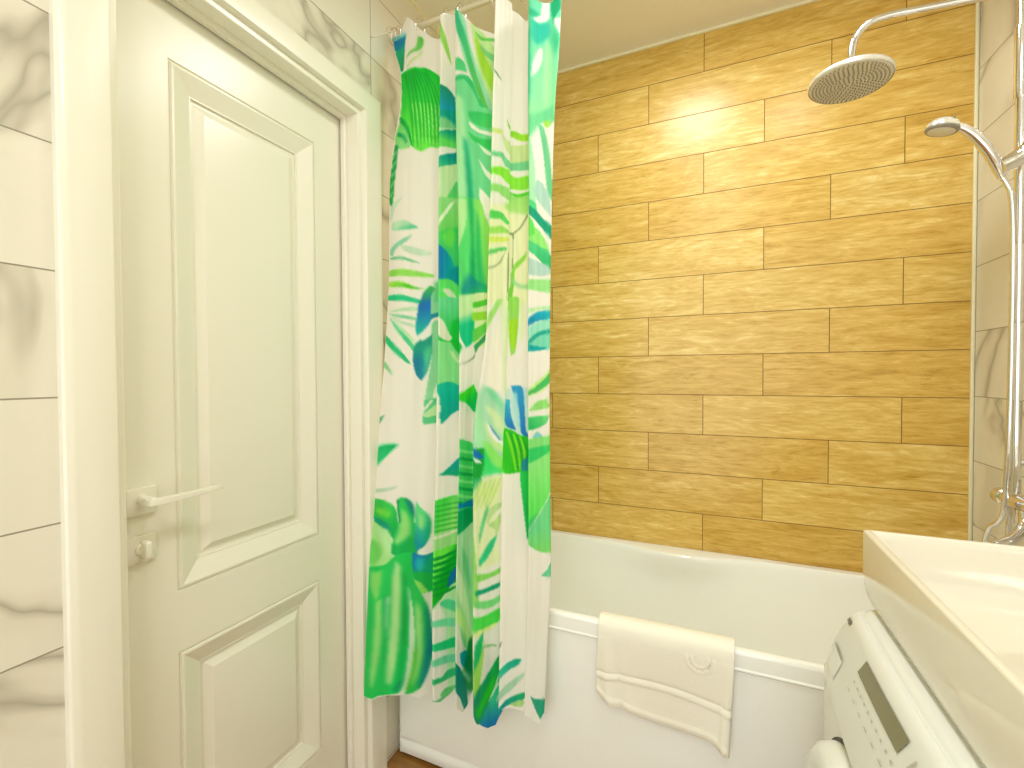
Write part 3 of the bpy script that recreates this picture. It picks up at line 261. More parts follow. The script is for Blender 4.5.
PRINT=[
('A',(120, 205, 200),(120, 205, 200),[[-0.007,2.3146],[0.214,2.3018],[0.197,2.2767],[0.122,2.2297],[0.061,2.1911],[0.011,2.1902],[0.017,2.2359],[0.016,2.2722]],None,0),
('A',(15, 125, 180),(20, 150, 165),[[0.001,2.2976],[0.205,2.2928],[0.179,2.2611],[0.085,2.2568],[0.011,2.2689]],[0.099,2.2938,0.068,2.2579],0),
('A',(40, 170, 130),(20, 140, 90),[[0.007,2.2656],[0.176,2.2578],[0.104,2.2167],[0.061,2.1911],[0.014,2.1935],[0.007,2.2293]],[0.08,2.2535,0.0,2.201],0),
('A',(110, 200, 100),(110, 200, 100),[[0.395,2.2793],[0.465,2.2712],[0.493,2.2567],[0.444,2.2374],[0.255,2.2322],[0.153,2.2244],[0.224,2.2375],[0.34,2.2472],[0.372,2.2614]],None,0),
('A',(190, 225, 150),(190, 225, 150),[[0.112,2.1952],[0.186,2.2053],[0.331,2.2177],[0.484,2.2318],[0.423,2.2191],[0.283,2.2069],[0.154,2.1966]],None,0),
('A',(15, 185, 60),(110, 225, 85),[[0.006,2.1837],[0.185,2.1866],[0.468,2.1748],[0.636,2.1579],[0.75,2.141],[0.77,1.9295],[0.608,1.9317],[0.466,1.9209],[0.368,1.9301],[0.295,1.9478],[0.268,1.9395],[0.124,1.9412],[0.048,1.9593],[0.01,1.9854],[0.045,2.0147],[0.032,2.0706],[0.014,2.1276]],[0.467,2.1717,0.221,1.987],0),
('A',(18, 160, 62),(60, 200, 70),[[0.08,2.1767],[0.107,2.1754],[0.147,2.1345],[0.21,2.07],[0.33,1.9742],[0.345,1.9308],[0.295,1.9723],[0.173,2.0714],[0.117,2.1326]],[0.08,2.1767,0.319,1.9317],0),
('A',(165, 240, 130),(165, 240, 130),[[0.214,2.076],[0.229,2.0754],[0.329,2.0045],[0.361,1.9457],[0.311,2.0051]],None,0),
('A',(18, 160, 62),(60, 200, 70),[[0.131,2.176],[0.158,2.1747],[0.21,2.1319],[0.283,2.0672],[0.389,1.9746],[0.402,1.9315],[0.353,1.9728],[0.246,2.0686],[0.182,2.1299]],[0.13,2.1744,0.376,1.9323],0),
('A',(165, 240, 130),(165, 240, 130),[[0.287,2.0732],[0.302,2.0727],[0.392,2.0024],[0.42,1.9437],[0.374,2.003]],None,0),
('A',(18, 160, 62),(60, 200, 70),[[0.182,2.1752],[0.208,2.174],[0.274,2.1292],[0.356,2.0646],[0.448,1.9751],[0.46,1.9321],[0.413,1.9732],[0.318,2.0659],[0.244,2.1274]],[0.18,2.172,0.434,1.9329],0),
('A',(165, 240, 130),(165, 240, 130),[[0.36,2.0705],[0.375,2.0699],[0.455,2.0002],[0.479,1.9419],[0.437,2.0008]],None,0),
('A',(18, 160, 62),(60, 200, 70),[[0.232,2.1745],[0.259,2.1733],[0.337,2.1267],[0.428,2.0619],[0.508,1.9755],[0.517,1.9327],[0.472,1.9737],[0.391,2.0633],[0.309,2.1247]],[0.23,2.1697,0.491,1.9335],0),
('A',(165, 240, 130),(165, 240, 130),[[0.433,2.0678],[0.448,2.0673],[0.518,1.9981],[0.538,1.94],[0.5,1.9987]],None,0),
('A',(18, 160, 62),(60, 200, 70),[[0.283,2.1738],[0.309,2.1726],[0.401,2.1241],[0.501,2.0593],[0.568,1.9759],[0.575,1.9333],[0.532,1.9741],[0.463,2.0606],[0.371,2.1223]],[0.279,2.1674,0.549,1.9342],0),
('A',(165, 240, 130),(165, 240, 130),[[0.506,2.0652],[0.521,2.0646],[0.581,1.996],[0.597,1.9381],[0.563,1.9966]],None,0),
('A',(18, 160, 62),(60, 200, 70),[[0.331,2.1699],[0.358,2.1687],[0.464,2.1217],[0.573,2.0567],[0.628,1.9764],[0.633,1.934],[0.592,1.9746],[0.536,2.058],[0.436,2.1197]],[0.329,2.1652,0.607,1.9348],0),
('A',(165, 240, 130),(165, 240, 130),[[0.579,2.0626],[0.594,2.062],[0.644,1.994],[0.655,1.9363],[0.626,1.9946]],None,0),
('A',(18, 160, 62),(60, 200, 70),[[0.38,2.1661],[0.407,2.1649],[0.529,2.1192],[0.646,2.0542],[0.689,1.9769],[0.692,1.9346],[0.653,1.975],[0.609,2.0555],[0.498,2.1173]],[0.379,2.163,0.665,1.9354],0),
('A',(165, 240, 130),(165, 240, 130),[[0.652,2.06],[0.667,2.0595],[0.707,1.992],[0.714,1.9345],[0.689,1.9925]],None,0),
('A',(18, 160, 62),(60, 200, 70),[[0.429,2.1623],[0.456,2.1611],[0.591,2.1168],[0.719,2.0517],[0.751,1.9773],[0.75,1.9352],[0.714,1.9755],[0.681,2.053],[0.562,2.1148]],[0.429,2.1608,0.724,1.936],0),
('A',(165, 240, 130),(165, 240, 130),[[0.725,2.0575],[0.74,2.057],[0.77,1.9897],[0.773,1.9324],[0.752,1.9905]],None,0),
('A',(18, 160, 62),(60, 200, 70),[[0.478,2.1586],[0.505,2.1574],[0.656,2.1143],[0.791,2.0487],[0.805,2.0541],[0.803,2.0122],[0.765,2.0529],[0.754,2.0504],[0.625,2.1125]],[0.478,2.1586,0.774,2.0135],0),
('A',(165, 240, 130),(165, 240, 130),[[0.798,2.0544],[0.813,2.0537],[0.833,1.9869],[0.832,1.9298],[0.815,1.9876]],None,0),
('A',(120, 215, 120),(150, 225, 150),[[0.028,2.0153],[0.061,2.0324],[0.168,2.0102],[0.245,1.9771],[0.297,1.9447],[0.124,1.9412],[0.048,1.9593],[0.018,1.9851]],[0.071,2.0229,0.138,1.9438],0),
('A',(20, 160, 75),(20, 160, 75),[[0.03,2.049],[0.115,2.0304],[0.211,1.9996],[0.287,1.9634],[0.333,1.9374],[0.297,1.9447],[0.231,1.9745],[0.136,2.0083],[0.046,2.0299]],None,0),
('A',(30, 160, 100),(30, 160, 100),[[0.045,1.9994],[0.161,1.98],[0.228,1.9531],[0.193,1.9574],[0.133,1.9749],[0.041,1.9874]],None,0),
('A',(40, 160, 90),(40, 160, 90),[[0.029,1.9631],[0.083,1.955],[0.094,1.9144],[0.074,1.8519],[0.058,1.7892],[0.04,1.7675],[-0.023,1.7916],[-0.004,1.8542],[0.027,1.9228]],None,0),
('A',(120, 210, 130),(120, 210, 130),[[0.022,1.9292],[0.075,1.9429],[0.074,1.9336],[0.031,1.9165]],None,0),
('A',(120, 210, 130),(120, 210, 130),[[0.022,1.8978],[0.081,1.9117],[0.075,1.9024],[0.025,1.885]],None,0),
('A',(120, 210, 130),(120, 210, 130),[[0.016,1.8663],[0.072,1.8804],[0.066,1.8711],[0.018,1.8535]],None,0),
('A',(120, 210, 130),(120, 210, 130),[[0.009,1.8348],[0.063,1.8491],[0.057,1.8398],[0.011,1.8221]],None,0),
('A',(120, 210, 130),(120, 210, 130),[[0.002,1.8033],[0.055,1.8177],[0.049,1.8084],[0.005,1.7906]],None,0),
('A',(205, 232, 210),(205, 232, 210),[[0.025,1.7647],[0.115,1.7846],[0.191,1.7859],[0.101,1.7629],[0.043,1.7263],[0.013,1.7206]],None,0),
('A',(190, 228, 200),(80, 200, 150),[[0.059,1.7164],[0.241,1.7158],[0.348,1.7011],[0.439,1.69],[0.318,1.6861],[0.061,1.6911]],[0.136,1.7022,0.409,1.6906],0),
('A',(150, 212, 185),(150, 212, 185),[[0.03,1.6348],[0.152,1.6548],[0.364,1.6697],[0.258,1.6498],[0.106,1.6304],[0.061,1.6091],[0.015,1.6161]],None,0),
('A',(200, 226, 205),(200, 226, 205),[[0.167,1.6419],[0.394,1.6288],[0.653,1.6095],[0.471,1.6029],[0.243,1.6188]],None,0),
('A',(120, 200, 155),(120, 200, 155),[[0.03,1.6064],[0.167,1.6059],[0.319,1.5943],[0.486,1.5795],[0.349,1.5845],[0.167,1.5965],[0.03,1.6001]],None,0),
('A',(150, 220, 105),(150, 220, 105),[[0.0,1.5658],[0.167,1.5667],[0.395,1.5576],[0.668,1.545],[0.669,1.5359],[0.395,1.539],[0.167,1.5448],[-0.015,1.5504]],None,0),
('A',(165, 225, 100),(90, 200, 50),[[0.002,1.5312],[0.138,1.5296],[0.245,1.5221],[0.398,1.5081],[0.549,1.5019],[0.354,1.5024],[0.172,1.5105],[-0.01,1.5157]],[0.019,1.5216,0.292,1.5154],0),
('A',(50, 195, 140),(50, 195, 140),[[-0.003,1.4874],[0.176,1.4871],[0.327,1.4779],[0.492,1.4671],[0.449,1.4567],[0.255,1.4661],[0.0,1.4733]],None,0),
('A',(190, 226, 195),(190, 226, 195),[[0.011,1.4337],[0.185,1.4449],[0.451,1.4458],[0.452,1.4335],[0.187,1.4355]],None,0),
('A',(130, 208, 165),(130, 208, 165),[[0.012,1.4306],[0.19,1.4245],[0.44,1.4135],[0.441,1.4058],[0.192,1.4152]],None,0),
('A',(195, 226, 200),(195, 226, 200),[[0.013,1.4274],[0.193,1.4074],[0.443,1.3904],[0.445,1.3811],[0.195,1.398]],None,0),
('A',(90, 205, 150),(90, 205, 150),[[0.021,1.4242],[0.199,1.3793],[0.423,1.329],[0.439,1.3136],[0.397,1.3137],[0.278,1.3418],[0.126,1.386]],None,0),
('A',(190, 232, 190),(190, 232, 190),[[0.107,1.4048],[0.227,1.3854],[0.421,1.3443],[0.408,1.3352],[0.26,1.3666]],None,0),
('A',(45, 190, 130),(45, 190, 130),[[-0.014,1.3681],[0.093,1.3426],[0.258,1.3049],[0.377,1.274],[0.321,1.2756],[0.159,1.3052],[0.008,1.3398]],None,0),
('A',(150, 215, 165),(150, 215, 165),[[-0.02,1.2902],[0.072,1.2653],[0.142,1.2375],[0.076,1.2499],[-0.013,1.2685]],None,0),
('A',(60, 170, 90),(20, 110, 190),[[0.451,1.4458],[0.492,1.4733],[0.535,1.4944],[0.624,1.5119],[0.715,1.5018],[0.775,1.4857],[0.776,1.4218],[0.601,1.414],[0.469,1.4148]],[0.594,1.503,0.554,1.445],0),
('A',(20, 115, 190),(30, 180, 170),[[0.465,1.4457],[0.538,1.4605],[0.641,1.4688],[0.658,1.432],[0.631,1.4015],[0.546,1.3775],[0.49,1.3655],[0.447,1.3596],[0.43,1.3781],[0.44,1.415]],[0.539,1.4451,0.489,1.3717],0),
('A',(150, 215, 170),(150, 215, 170),[[0.641,1.4811],[0.775,1.5132],[0.796,1.1645],[0.716,1.1522],[0.608,1.1582],[0.591,1.1764],[0.622,1.231],[0.656,1.2856],[0.647,1.377]],None,0),
('A',(110, 205, 150),(110, 205, 150),[[0.684,1.5204],[0.775,1.5284],[0.775,1.4675],[0.671,1.4594]],None,1),
('A',(30, 140, 170),(30, 140, 170),[[0.615,1.4231],[0.688,1.4256],[0.776,1.434],[0.776,1.4218],[0.646,1.4015]],None,0),
('A',(240, 238, 225),(240, 238, 225),[[0.631,1.4046],[0.689,1.4134],[0.776,1.4187],[0.777,1.4066],[0.689,1.4042],[0.646,1.3923]],None,0),
('A',(25, 150, 130),(20, 130, 160),[[0.478,1.3441],[0.605,1.3589],[0.662,1.3678],[0.664,1.3312],[0.642,1.2856],[0.592,1.2462],[0.527,1.2235],[0.468,1.2372],[0.421,1.2678],[0.399,1.3015],[0.423,1.329]],[0.623,1.3161,0.446,1.2799],0),
('A',(90, 200, 150),(90, 200, 150),[[0.553,1.3102],[0.65,1.3343],[0.654,1.2978],[0.604,1.2553],[0.538,1.2341],[0.56,1.2675]],None,1),
('A',(245, 245, 235),(245, 245, 235),[[0.506,1.3471],[0.634,1.3649],[0.648,1.3617],[0.521,1.3424]],None,0),
('A',(240, 245, 230),(240, 245, 230),[[0.711,1.1946],[0.749,1.2157],[0.766,1.1886],[0.715,1.1583],[0.675,1.1522]],None,0),
('A',(100, 200, 145),(100, 200, 145),[[0.58,1.1643],[0.768,1.1704],[0.772,1.0981],[0.575,1.0917],[0.56,1.1067],[0.583,1.134]],None,0),
('A',(195, 232, 180),(195, 232, 180),[[0.584,1.1249],[0.743,1.1522],[0.758,1.1191],[0.586,1.1128]],None,0),
('A',(240, 240, 225),(240, 240, 225),[[0.57,1.137],[0.661,1.1643],[0.701,1.1643],[0.61,1.137]],None,0),
('A',(100, 180, 140),(100, 180, 140),[[0.066,1.1214],[0.031,1.1031],[-0.005,1.0909],[-0.011,1.1091]],None,0),
('A',(150, 225, 185),(150, 225, 185),[[-0.016,1.0241],[0.125,1.0366],[0.268,1.0339],[0.182,1.0096],[0.083,0.9854],[-0.014,0.9579]],None,0),
('A',(60, 200, 135),(30, 180, 110),[[-0.001,1.0183],[0.126,1.0306],[0.23,1.0308],[0.156,1.0096],[0.07,0.9854],[-0.016,0.9669]],[0.058,0.9823,0.204,1.0307],0),
('A',(190, 220, 198),(190, 220, 198),[[-0.009,0.8951],[0.115,0.9016],[0.278,0.9108],[0.18,0.8957],[0.056,0.888],[-0.006,0.8833]],None,0),
('A',(60, 195, 90),(20, 170, 80),[[-0.014,0.8681],[0.124,0.8658],[0.229,0.8541],[0.281,0.8365],[0.312,0.8071],[0.329,0.7866],[0.297,0.7663],[0.251,0.7577],[0.185,0.7838],[0.109,0.8012],[-0.005,0.8127],[-0.034,0.838]],[0.069,0.851,0.294,0.7808],0),
('A',(130, 215, 80),(130, 215, 80),[[0.038,0.8421],[0.136,0.8422],[0.216,0.8306],[0.199,0.8159],[0.099,0.8217],[0.034,0.8275]],None,1),
('A',(170, 225, 150),(170, 225, 150),[[-0.026,0.8061],[0.161,0.7868],[0.254,0.7461],[0.273,0.7115],[0.185,0.6808],[0.013,0.6572],[-0.041,0.6888]],None,0),
('A',(190, 235, 180),(190, 235, 180),[[0.051,0.7926],[0.176,0.7752],[0.269,0.7317],[0.239,0.7031],[0.162,0.7321]],None,1),
('A',(110, 205, 100),(110, 205, 100),[[0.002,0.7527],[0.063,0.7468],[0.141,0.7237],[0.122,0.7011],[0.033,0.6737],[-0.018,0.6899]],None,1),
('A',(15, 150, 120),(15, 150, 120),[[0.007,0.8129],[0.093,0.81],[0.181,0.8012],[0.234,0.7809],[0.149,0.7868],[0.037,0.7998]],None,0),
('A',(50, 195, 95),(25, 175, 90),[[0.325,0.8041],[0.283,0.8453],[0.28,0.869],[0.322,0.878],[0.398,0.8737],[0.463,0.8604],[0.497,0.8337],[0.505,0.8041],[0.537,0.7599],[0.557,0.7099],[0.357,0.7081],[0.249,0.7174],[0.263,0.7577]],[0.344,0.8484,0.53,0.7305],0),
('A',(15, 125, 130),(15, 125, 130),[[0.373,0.8737],[0.437,0.8663],[0.492,0.8485],[0.509,0.813],[0.462,0.8278],[0.417,0.8514]],None,1),
('A',(165, 228, 140),(165, 228, 140),[[0.345,0.8454],[0.399,0.8336],[0.457,0.8041],[0.464,0.7689],[0.396,0.7515],[0.303,0.7402],[0.276,0.7519],[0.33,0.7808]],None,1),
('A',(30, 140, 90),(30, 140, 90),[[0.274,0.869],[0.311,0.8721],[0.316,0.8395],[0.347,0.81],[0.332,0.7983],[0.3,0.8336]],None,0),
('A',(100, 215, 140),(15, 150, 160),[[0.512,0.8664],[0.554,0.8486],[0.658,0.8249],[0.705,0.7981],[0.698,0.7595],[0.637,0.7301],[0.545,0.7158],[0.516,0.7453],[0.517,0.8041]],[0.582,0.8338,0.577,0.7362],0),
('A',(20, 160, 90),(20, 160, 90),[[0.657,0.8279],[0.705,0.7981],[0.698,0.7595],[0.637,0.7301],[0.656,0.7596],[0.669,0.7981]],None,1),
('A',(160, 225, 140),(160, 225, 140),[[0.547,0.8278],[0.597,0.8219],[0.627,0.7981],[0.594,0.7745],[0.555,0.7923]],None,1),
('A',(40, 195, 95),(40, 195, 95),[[-0.036,0.6666],[0.172,0.6837],[0.286,0.7086],[0.414,0.7165],[0.522,0.713],[0.566,0.6426],[0.605,0.5981],[0.492,0.5701],[0.488,0.4531],[0.449,0.3491],[0.396,0.3183],[0.231,0.3158],[0.154,0.3116],[0.089,0.2985],[-0.02,0.2957],[-0.025,0.4019]],None,0),
('A',(20, 130, 190),(25, 165, 120),[[0.509,0.716],[0.57,0.7069],[0.641,0.7035],[0.759,0.7091],[0.779,0.6126],[0.662,0.615],[0.542,0.6458],[0.503,0.681]],[0.537,0.6866,0.715,0.6852],0),
('A',(40, 185, 190),(40, 185, 190),[[0.559,0.6981],[0.631,0.6918],[0.634,0.6624],[0.564,0.6572],[0.538,0.6808]],None,1),
('A',(30, 175, 80),(30, 175, 80),[[0.517,0.6577],[0.777,0.6419],[0.781,0.592],[0.664,0.5884],[0.569,0.6103]],None,0),
('A',(150, 220, 110),(150, 220, 110),[[0.532,0.6343],[0.603,0.6246],[0.699,0.5939],[0.653,0.5915],[0.594,0.5923]],None,0),
('A',(230, 232, 218),(230, 232, 218),[[0.618,0.589],[0.676,0.5912],[0.769,0.5943],[0.771,0.4504],[0.725,0.508],[0.678,0.5528]],None,0),
('A',(190, 230, 165),(190, 230, 165),[[0.311,0.6969],[0.373,0.6821],[0.394,0.6155],[0.392,0.513],[0.345,0.3974],[0.284,0.3407],[0.238,0.3532],[0.241,0.4283],[0.274,0.544],[0.273,0.6459]],None,1),
('A',(30, 170, 85),(30, 170, 85),[[0.386,0.6734],[0.424,0.6529],[0.465,0.5999],[0.473,0.5118],[0.443,0.4393],[0.406,0.4836],[0.411,0.5712]],None,1),
('A',(150, 222, 125),(150, 222, 125),[[0.025,0.6571],[0.152,0.667],[0.139,0.6042],[0.097,0.5757],[0.02,0.6204]],None,1),
('A',(165, 225, 140),(165, 225, 140),[[0.097,0.5757],[0.164,0.5893],[0.17,0.4585],[0.106,0.3443],[0.054,0.3224],[0.058,0.374],[0.079,0.46]],None,1),
('A',(60, 195, 100),(60, 195, 100),[[-0.043,0.5745],[-0.001,0.6061],[0.036,0.5186],[0.02,0.4035],[0.051,0.3454],[0.022,0.3116],[-0.021,0.2986]],None,1),
('A',(30, 160, 85),(30, 160, 85),[[0.192,0.5977],[0.221,0.5973],[0.22,0.5157],[0.222,0.3997],[0.196,0.4291]],None,1),
('A',(225, 242, 210),(225, 242, 210),[[0.21,0.5945],[0.245,0.5969],[0.236,0.53],[0.227,0.4575],[0.214,0.5303]],None,1),
('A',(20, 190, 95),(20, 190, 95),[[0.388,0.4257],[0.476,0.4533],[0.448,0.3665],[0.384,0.3272],[0.329,0.3312],[0.358,0.374]],None,1),
('A',(15, 145, 110),(15, 145, 110),[[0.394,0.3502],[0.437,0.3609],[0.417,0.3323],[0.352,0.3192],[0.307,0.3258]],None,1),
('A',(200, 236, 205),(200, 236, 205),[[0.451,0.6206],[0.488,0.6054],[0.528,0.5402],[0.55,0.4521],[0.536,0.3794],[0.483,0.3368],[0.43,0.3089],[0.418,0.3207],[0.469,0.3952],[0.496,0.4968],[0.48,0.5702]],None,1),
('A',(50, 190, 95),(50, 190, 95),[[0.472,0.6466],[0.545,0.6224],[0.63,0.5859],[0.702,0.5407],[0.743,0.4784],[0.749,0.4049],[0.704,0.3618],[0.617,0.3168],[0.529,0.3054],[0.452,0.3055],[0.473,0.3283],[0.525,0.3796],[0.55,0.4521],[0.528,0.5402]],None,0),
('A',(180, 230, 150),(180, 230, 150),[[0.561,0.575],[0.621,0.533],[0.636,0.4215],[0.571,0.3497],[0.517,0.3246],[0.516,0.3507],[0.557,0.4228],[0.552,0.5252]],None,1),
('A',(15, 130, 125),(20, 120, 150),[[0.654,0.5738],[0.725,0.5139],[0.749,0.4196],[0.704,0.3677],[0.638,0.3281],[0.584,0.3175],[0.637,0.3689],[0.669,0.4355],[0.668,0.5089]],[0.702,0.5378,0.671,0.3478],1),
('A',(90, 195, 60),(90, 195, 60),[[0.556,0.452],[0.58,0.4078],[0.538,0.3503],[0.484,0.3136],[0.451,0.3143],[0.515,0.3711]],None,1),
('B',(150, 212, 100),(150, 212, 100),[[1.0,2.2865],[1.149,2.2556],[1.395,2.2145],[1.541,2.1722],[1.59,2.1552],[1.443,2.1706],[1.197,2.2024],[1.049,2.23]],None,0),
('B',(0, 140, 115),(30, 160, 190),[[0.902,2.0812],[1.293,2.0862],[1.585,2.0751],[1.731,2.0598],[1.8,1.9761],[1.484,1.9694],[0.944,1.9588]],[1.342,2.0826,1.248,2.0245],0),
('B',(20, 165, 150),(20, 165, 150),[[0.921,2.0095],[1.817,2.0263],[1.801,1.979],[1.3,1.9928],[0.933,1.9826]],None,0),
('B',(150, 215, 150),(150, 215, 150),[[0.933,1.9826],[1.3,1.9958],[1.667,1.9844],[1.799,1.9731],[0.947,1.9529]],None,1),
('B',(20, 160, 140),(110, 215, 110),[[0.953,1.938],[1.304,1.9589],[1.843,1.9694],[1.825,1.9162],[1.31,1.9101],[0.97,1.8964]],[1.394,1.959,1.352,1.9257],0),
('B',(205, 232, 190),(205, 232, 190),[[0.973,1.8431],[1.802,1.8689],[1.827,1.7582],[0.978,1.7491]],None,0),
('B',(15, 150, 150),(60, 190, 140),[[0.972,1.8638],[1.309,1.8879],[1.819,1.9015],[1.804,1.8719],[1.303,1.8536],[0.974,1.8372]],[1.393,1.8878,1.302,1.8477],0),
('B',(100, 205, 125),(100, 205, 125),[[1.327,1.7623],[1.695,1.8123],[1.857,1.8175],[1.827,1.7582],[1.287,1.7528]],None,0),
('B',(155, 218, 145),(120, 210, 110),[[0.978,1.7491],[1.83,1.7641],[1.812,1.6513],[0.983,1.6323]],[1.364,1.7539,1.359,1.6478],0),
('B',(245, 248, 235),(245, 248, 235),[[0.981,1.6731],[1.171,1.7101],[1.441,1.7432],[1.673,1.7582],[1.517,1.7383],[1.209,1.6989],[1.019,1.6673]],None,0),
('B',(60, 200, 110),(60, 200, 110),[[0.982,1.6439],[1.816,1.681],[1.788,1.4734],[0.989,1.4691]],None,1),
('B',(120, 220, 100),(120, 220, 100),[[1.133,1.6452],[1.512,1.6731],[1.661,1.6511],[1.508,1.6139],[1.283,1.6176]],None,1),
('B',(20, 130, 190),(30, 180, 175),[[0.983,1.6206],[1.283,1.6029],[1.542,1.5729],[1.612,1.535],[1.353,1.5095],[0.987,1.5041]],[1.059,1.5685,1.541,1.567],0),
('B',(10, 150, 170),(10, 150, 170),[[1.429,1.5483],[1.8,1.5653],[1.792,1.5061],[1.353,1.5065]],None,1),
('B',(110, 225, 120),(110, 225, 120),[[0.987,1.5099],[1.354,1.5212],[1.683,1.5089],[1.79,1.4912],[1.786,1.4615],[0.989,1.4574]],None,0),
('B',(240, 240, 222),(240, 240, 222),[[1.17,1.4876],[1.389,1.4921],[1.606,1.4757],[1.822,1.4494],[1.496,1.4588],[1.279,1.4752]],None,0),
('B',(120, 220, 165),(40, 190, 70),[[0.989,1.4574],[1.859,1.461],[1.851,1.2955],[1.497,1.313],[0.999,1.3266]],[1.243,1.4412,1.639,1.328],0),
('B',(30, 190, 70),(30, 190, 70),[[1.497,1.3954],[1.784,1.4081],[1.781,1.3134],[1.675,1.3015],[1.461,1.3247]],None,1),
('B',(242, 240, 225),(242, 240, 225),[[1.029,1.4109],[1.209,1.3942],[1.39,1.3626],[1.497,1.3483],[1.39,1.3392],[1.212,1.3416],[1.068,1.3529],[0.96,1.3703],[0.957,1.4052]],None,0),
('B',(150, 225, 160),(150, 225, 160),[[0.962,1.3441],[1.212,1.3358],[1.426,1.3363],[1.639,1.3133],[1.78,1.2957],[1.808,1.1661],[1.015,1.1562]],None,0),
('B',(220, 242, 195),(220, 242, 195),[[1.391,1.3128],[1.533,1.3072],[1.745,1.2839],[1.744,1.2721],[1.534,1.2925]],None,0),
('B',(25, 185, 165),(15, 165, 150),[[1.0,1.2081],[1.438,1.2193],[1.81,1.2014],[1.807,1.1426],[1.511,1.1257],[1.315,1.109],[1.153,1.0981],[1.116,1.1386],[0.98,1.1677]],[1.305,1.2019,1.314,1.1206],0),
('B',(245, 245, 235),(245, 245, 235),[[0.968,1.2023],[1.109,1.1791],[1.148,1.1443],[1.12,1.0982],[1.022,1.1015]],None,0),
('B',(30, 165, 160),(30, 170, 120),[[1.112,0.9518],[1.456,0.9749],[1.801,1.0022],[1.816,0.9411],[1.399,0.9494]],[1.614,0.9766,1.623,0.9445],0),
('B',(190, 235, 175),(190, 235, 175),[[1.352,0.8836],[1.8,0.8886],[1.882,0.587],[1.436,0.602]],None,0),
('B',(75, 210, 85),(160, 225, 135),[[0.969,0.8785],[1.224,0.885],[1.769,0.8854],[1.801,0.7785],[1.005,0.7824]],[1.112,0.8377,1.689,0.8307],0),
('B',(165, 222, 150),(165, 222, 150),[[1.004,0.7852],[1.798,0.7871],[1.814,0.7382],[1.021,0.7397]],None,0),
('B',(235, 240, 220),(235, 240, 220),[[1.006,0.7795],[1.354,0.7832],[1.797,0.79],[1.799,0.7842],[1.357,0.7745],[1.009,0.7738]],None,0),
('B',(60, 180, 70),(60, 180, 70),[[0.973,0.8672],[1.357,0.8677],[1.774,0.868],[1.775,0.8651],[1.359,0.8634],[0.975,0.863]],None,0),
('B',(60, 180, 70),(60, 180, 70),[[0.979,0.8531],[1.362,0.8533],[1.778,0.8535],[1.779,0.8506],[1.364,0.849],[0.98,0.8488]],None,0),
('B',(60, 180, 70),(60, 180, 70),[[0.984,0.8389],[1.367,0.8389],[1.782,0.8391],[1.783,0.8362],[1.368,0.8346],[0.986,0.8347]],None,0),
('B',(60, 180, 70),(60, 180, 70),[[0.989,0.8248],[1.372,0.8245],[1.787,0.8246],[1.788,0.8217],[1.373,0.8202],[0.991,0.8206]],None,0),
('B',(60, 180, 70),(60, 180, 70),[[0.995,0.8107],[1.377,0.8101],[1.791,0.8102],[1.792,0.8073],[1.378,0.8058],[0.996,0.8065]],None,0),
('B',(60, 180, 70),(60, 180, 70),[[1.0,0.7966],[1.382,0.7957],[1.795,0.7958],[1.796,0.7929],[1.383,0.7914],[1.002,0.7923]],None,0),
('B',(120, 230, 90),(0, 170, 40),[[0.959,0.7366],[1.274,0.7415],[1.812,0.7439],[1.809,0.6573],[1.529,0.623],[1.278,0.5995],[0.994,0.5743]],[1.134,0.6813,1.421,0.6763],0),
('B',(0, 150, 60),(0, 150, 60),[[0.965,0.7197],[1.407,0.7223],[1.816,0.7324],[1.818,0.7267],[1.41,0.7136],[0.968,0.7127]],None,0),
('B',(0, 150, 60),(0, 150, 60),[[0.97,0.7029],[1.413,0.705],[1.822,0.7152],[1.823,0.7094],[1.416,0.6964],[0.972,0.6959]],None,0),
('B',(0, 150, 60),(0, 150, 60),[[0.974,0.6861],[1.418,0.6878],[1.827,0.6979],[1.829,0.6922],[1.42,0.6792],[0.975,0.6791]],None,0),
('B',(0, 150, 60),(0, 150, 60),[[0.978,0.6693],[1.423,0.6706],[1.833,0.6807],[1.835,0.675],[1.425,0.662],[0.979,0.6623]],None,0),
('B',(0, 150, 60),(0, 150, 60),[[0.981,0.6525],[1.428,0.6534],[1.839,0.6635],[1.841,0.6578],[1.43,0.6448],[0.983,0.6455]],None,0),
('B',(0, 150, 60),(0, 150, 60),[[0.985,0.6357],[1.431,0.6362],[1.845,0.6464],[1.846,0.6406],[1.432,0.6277],[0.987,0.6288]],None,0),
('B',(0, 150, 60),(0, 150, 60),[[0.989,0.619],[1.434,0.6191],[1.847,0.6292],[1.848,0.6235],[1.435,0.6106],[0.991,0.612]],None,0),
('B',(20, 120, 170),(20, 120, 170),[[1.552,0.6626],[1.83,0.6893],[1.841,0.6578],[1.623,0.6326],[1.465,0.6242]],None,0),
('B',(195, 232, 190),(195, 232, 190),[[1.248,0.5888],[1.626,0.6097],[1.815,0.6286],[1.83,0.3006],[1.51,0.3058],[1.441,0.5337]],None,0),
('B',(95, 210, 160),(95, 210, 160),[[1.279,0.591],[1.501,0.5922],[1.82,0.5742],[1.823,0.5456],[1.503,0.5636],[1.248,0.5832]],None,0),
('B',(130, 220, 180),(130, 220, 180),[[0.963,0.5457],[1.409,0.5401],[1.824,0.5284],[1.827,0.5055],[1.411,0.5174],[0.963,0.5318]],None,0),
('B',(40, 195, 130),(40, 195, 130),[[0.963,0.4816],[1.413,0.4777],[1.83,0.477],[1.83,0.4484],[1.413,0.4522],[0.964,0.4649]],None,0),
('B',(125, 215, 178),(125, 215, 178),[[0.964,0.4343],[1.413,0.4353],[1.83,0.4256],[1.83,0.4057],[0.964,0.4205]],None,0),
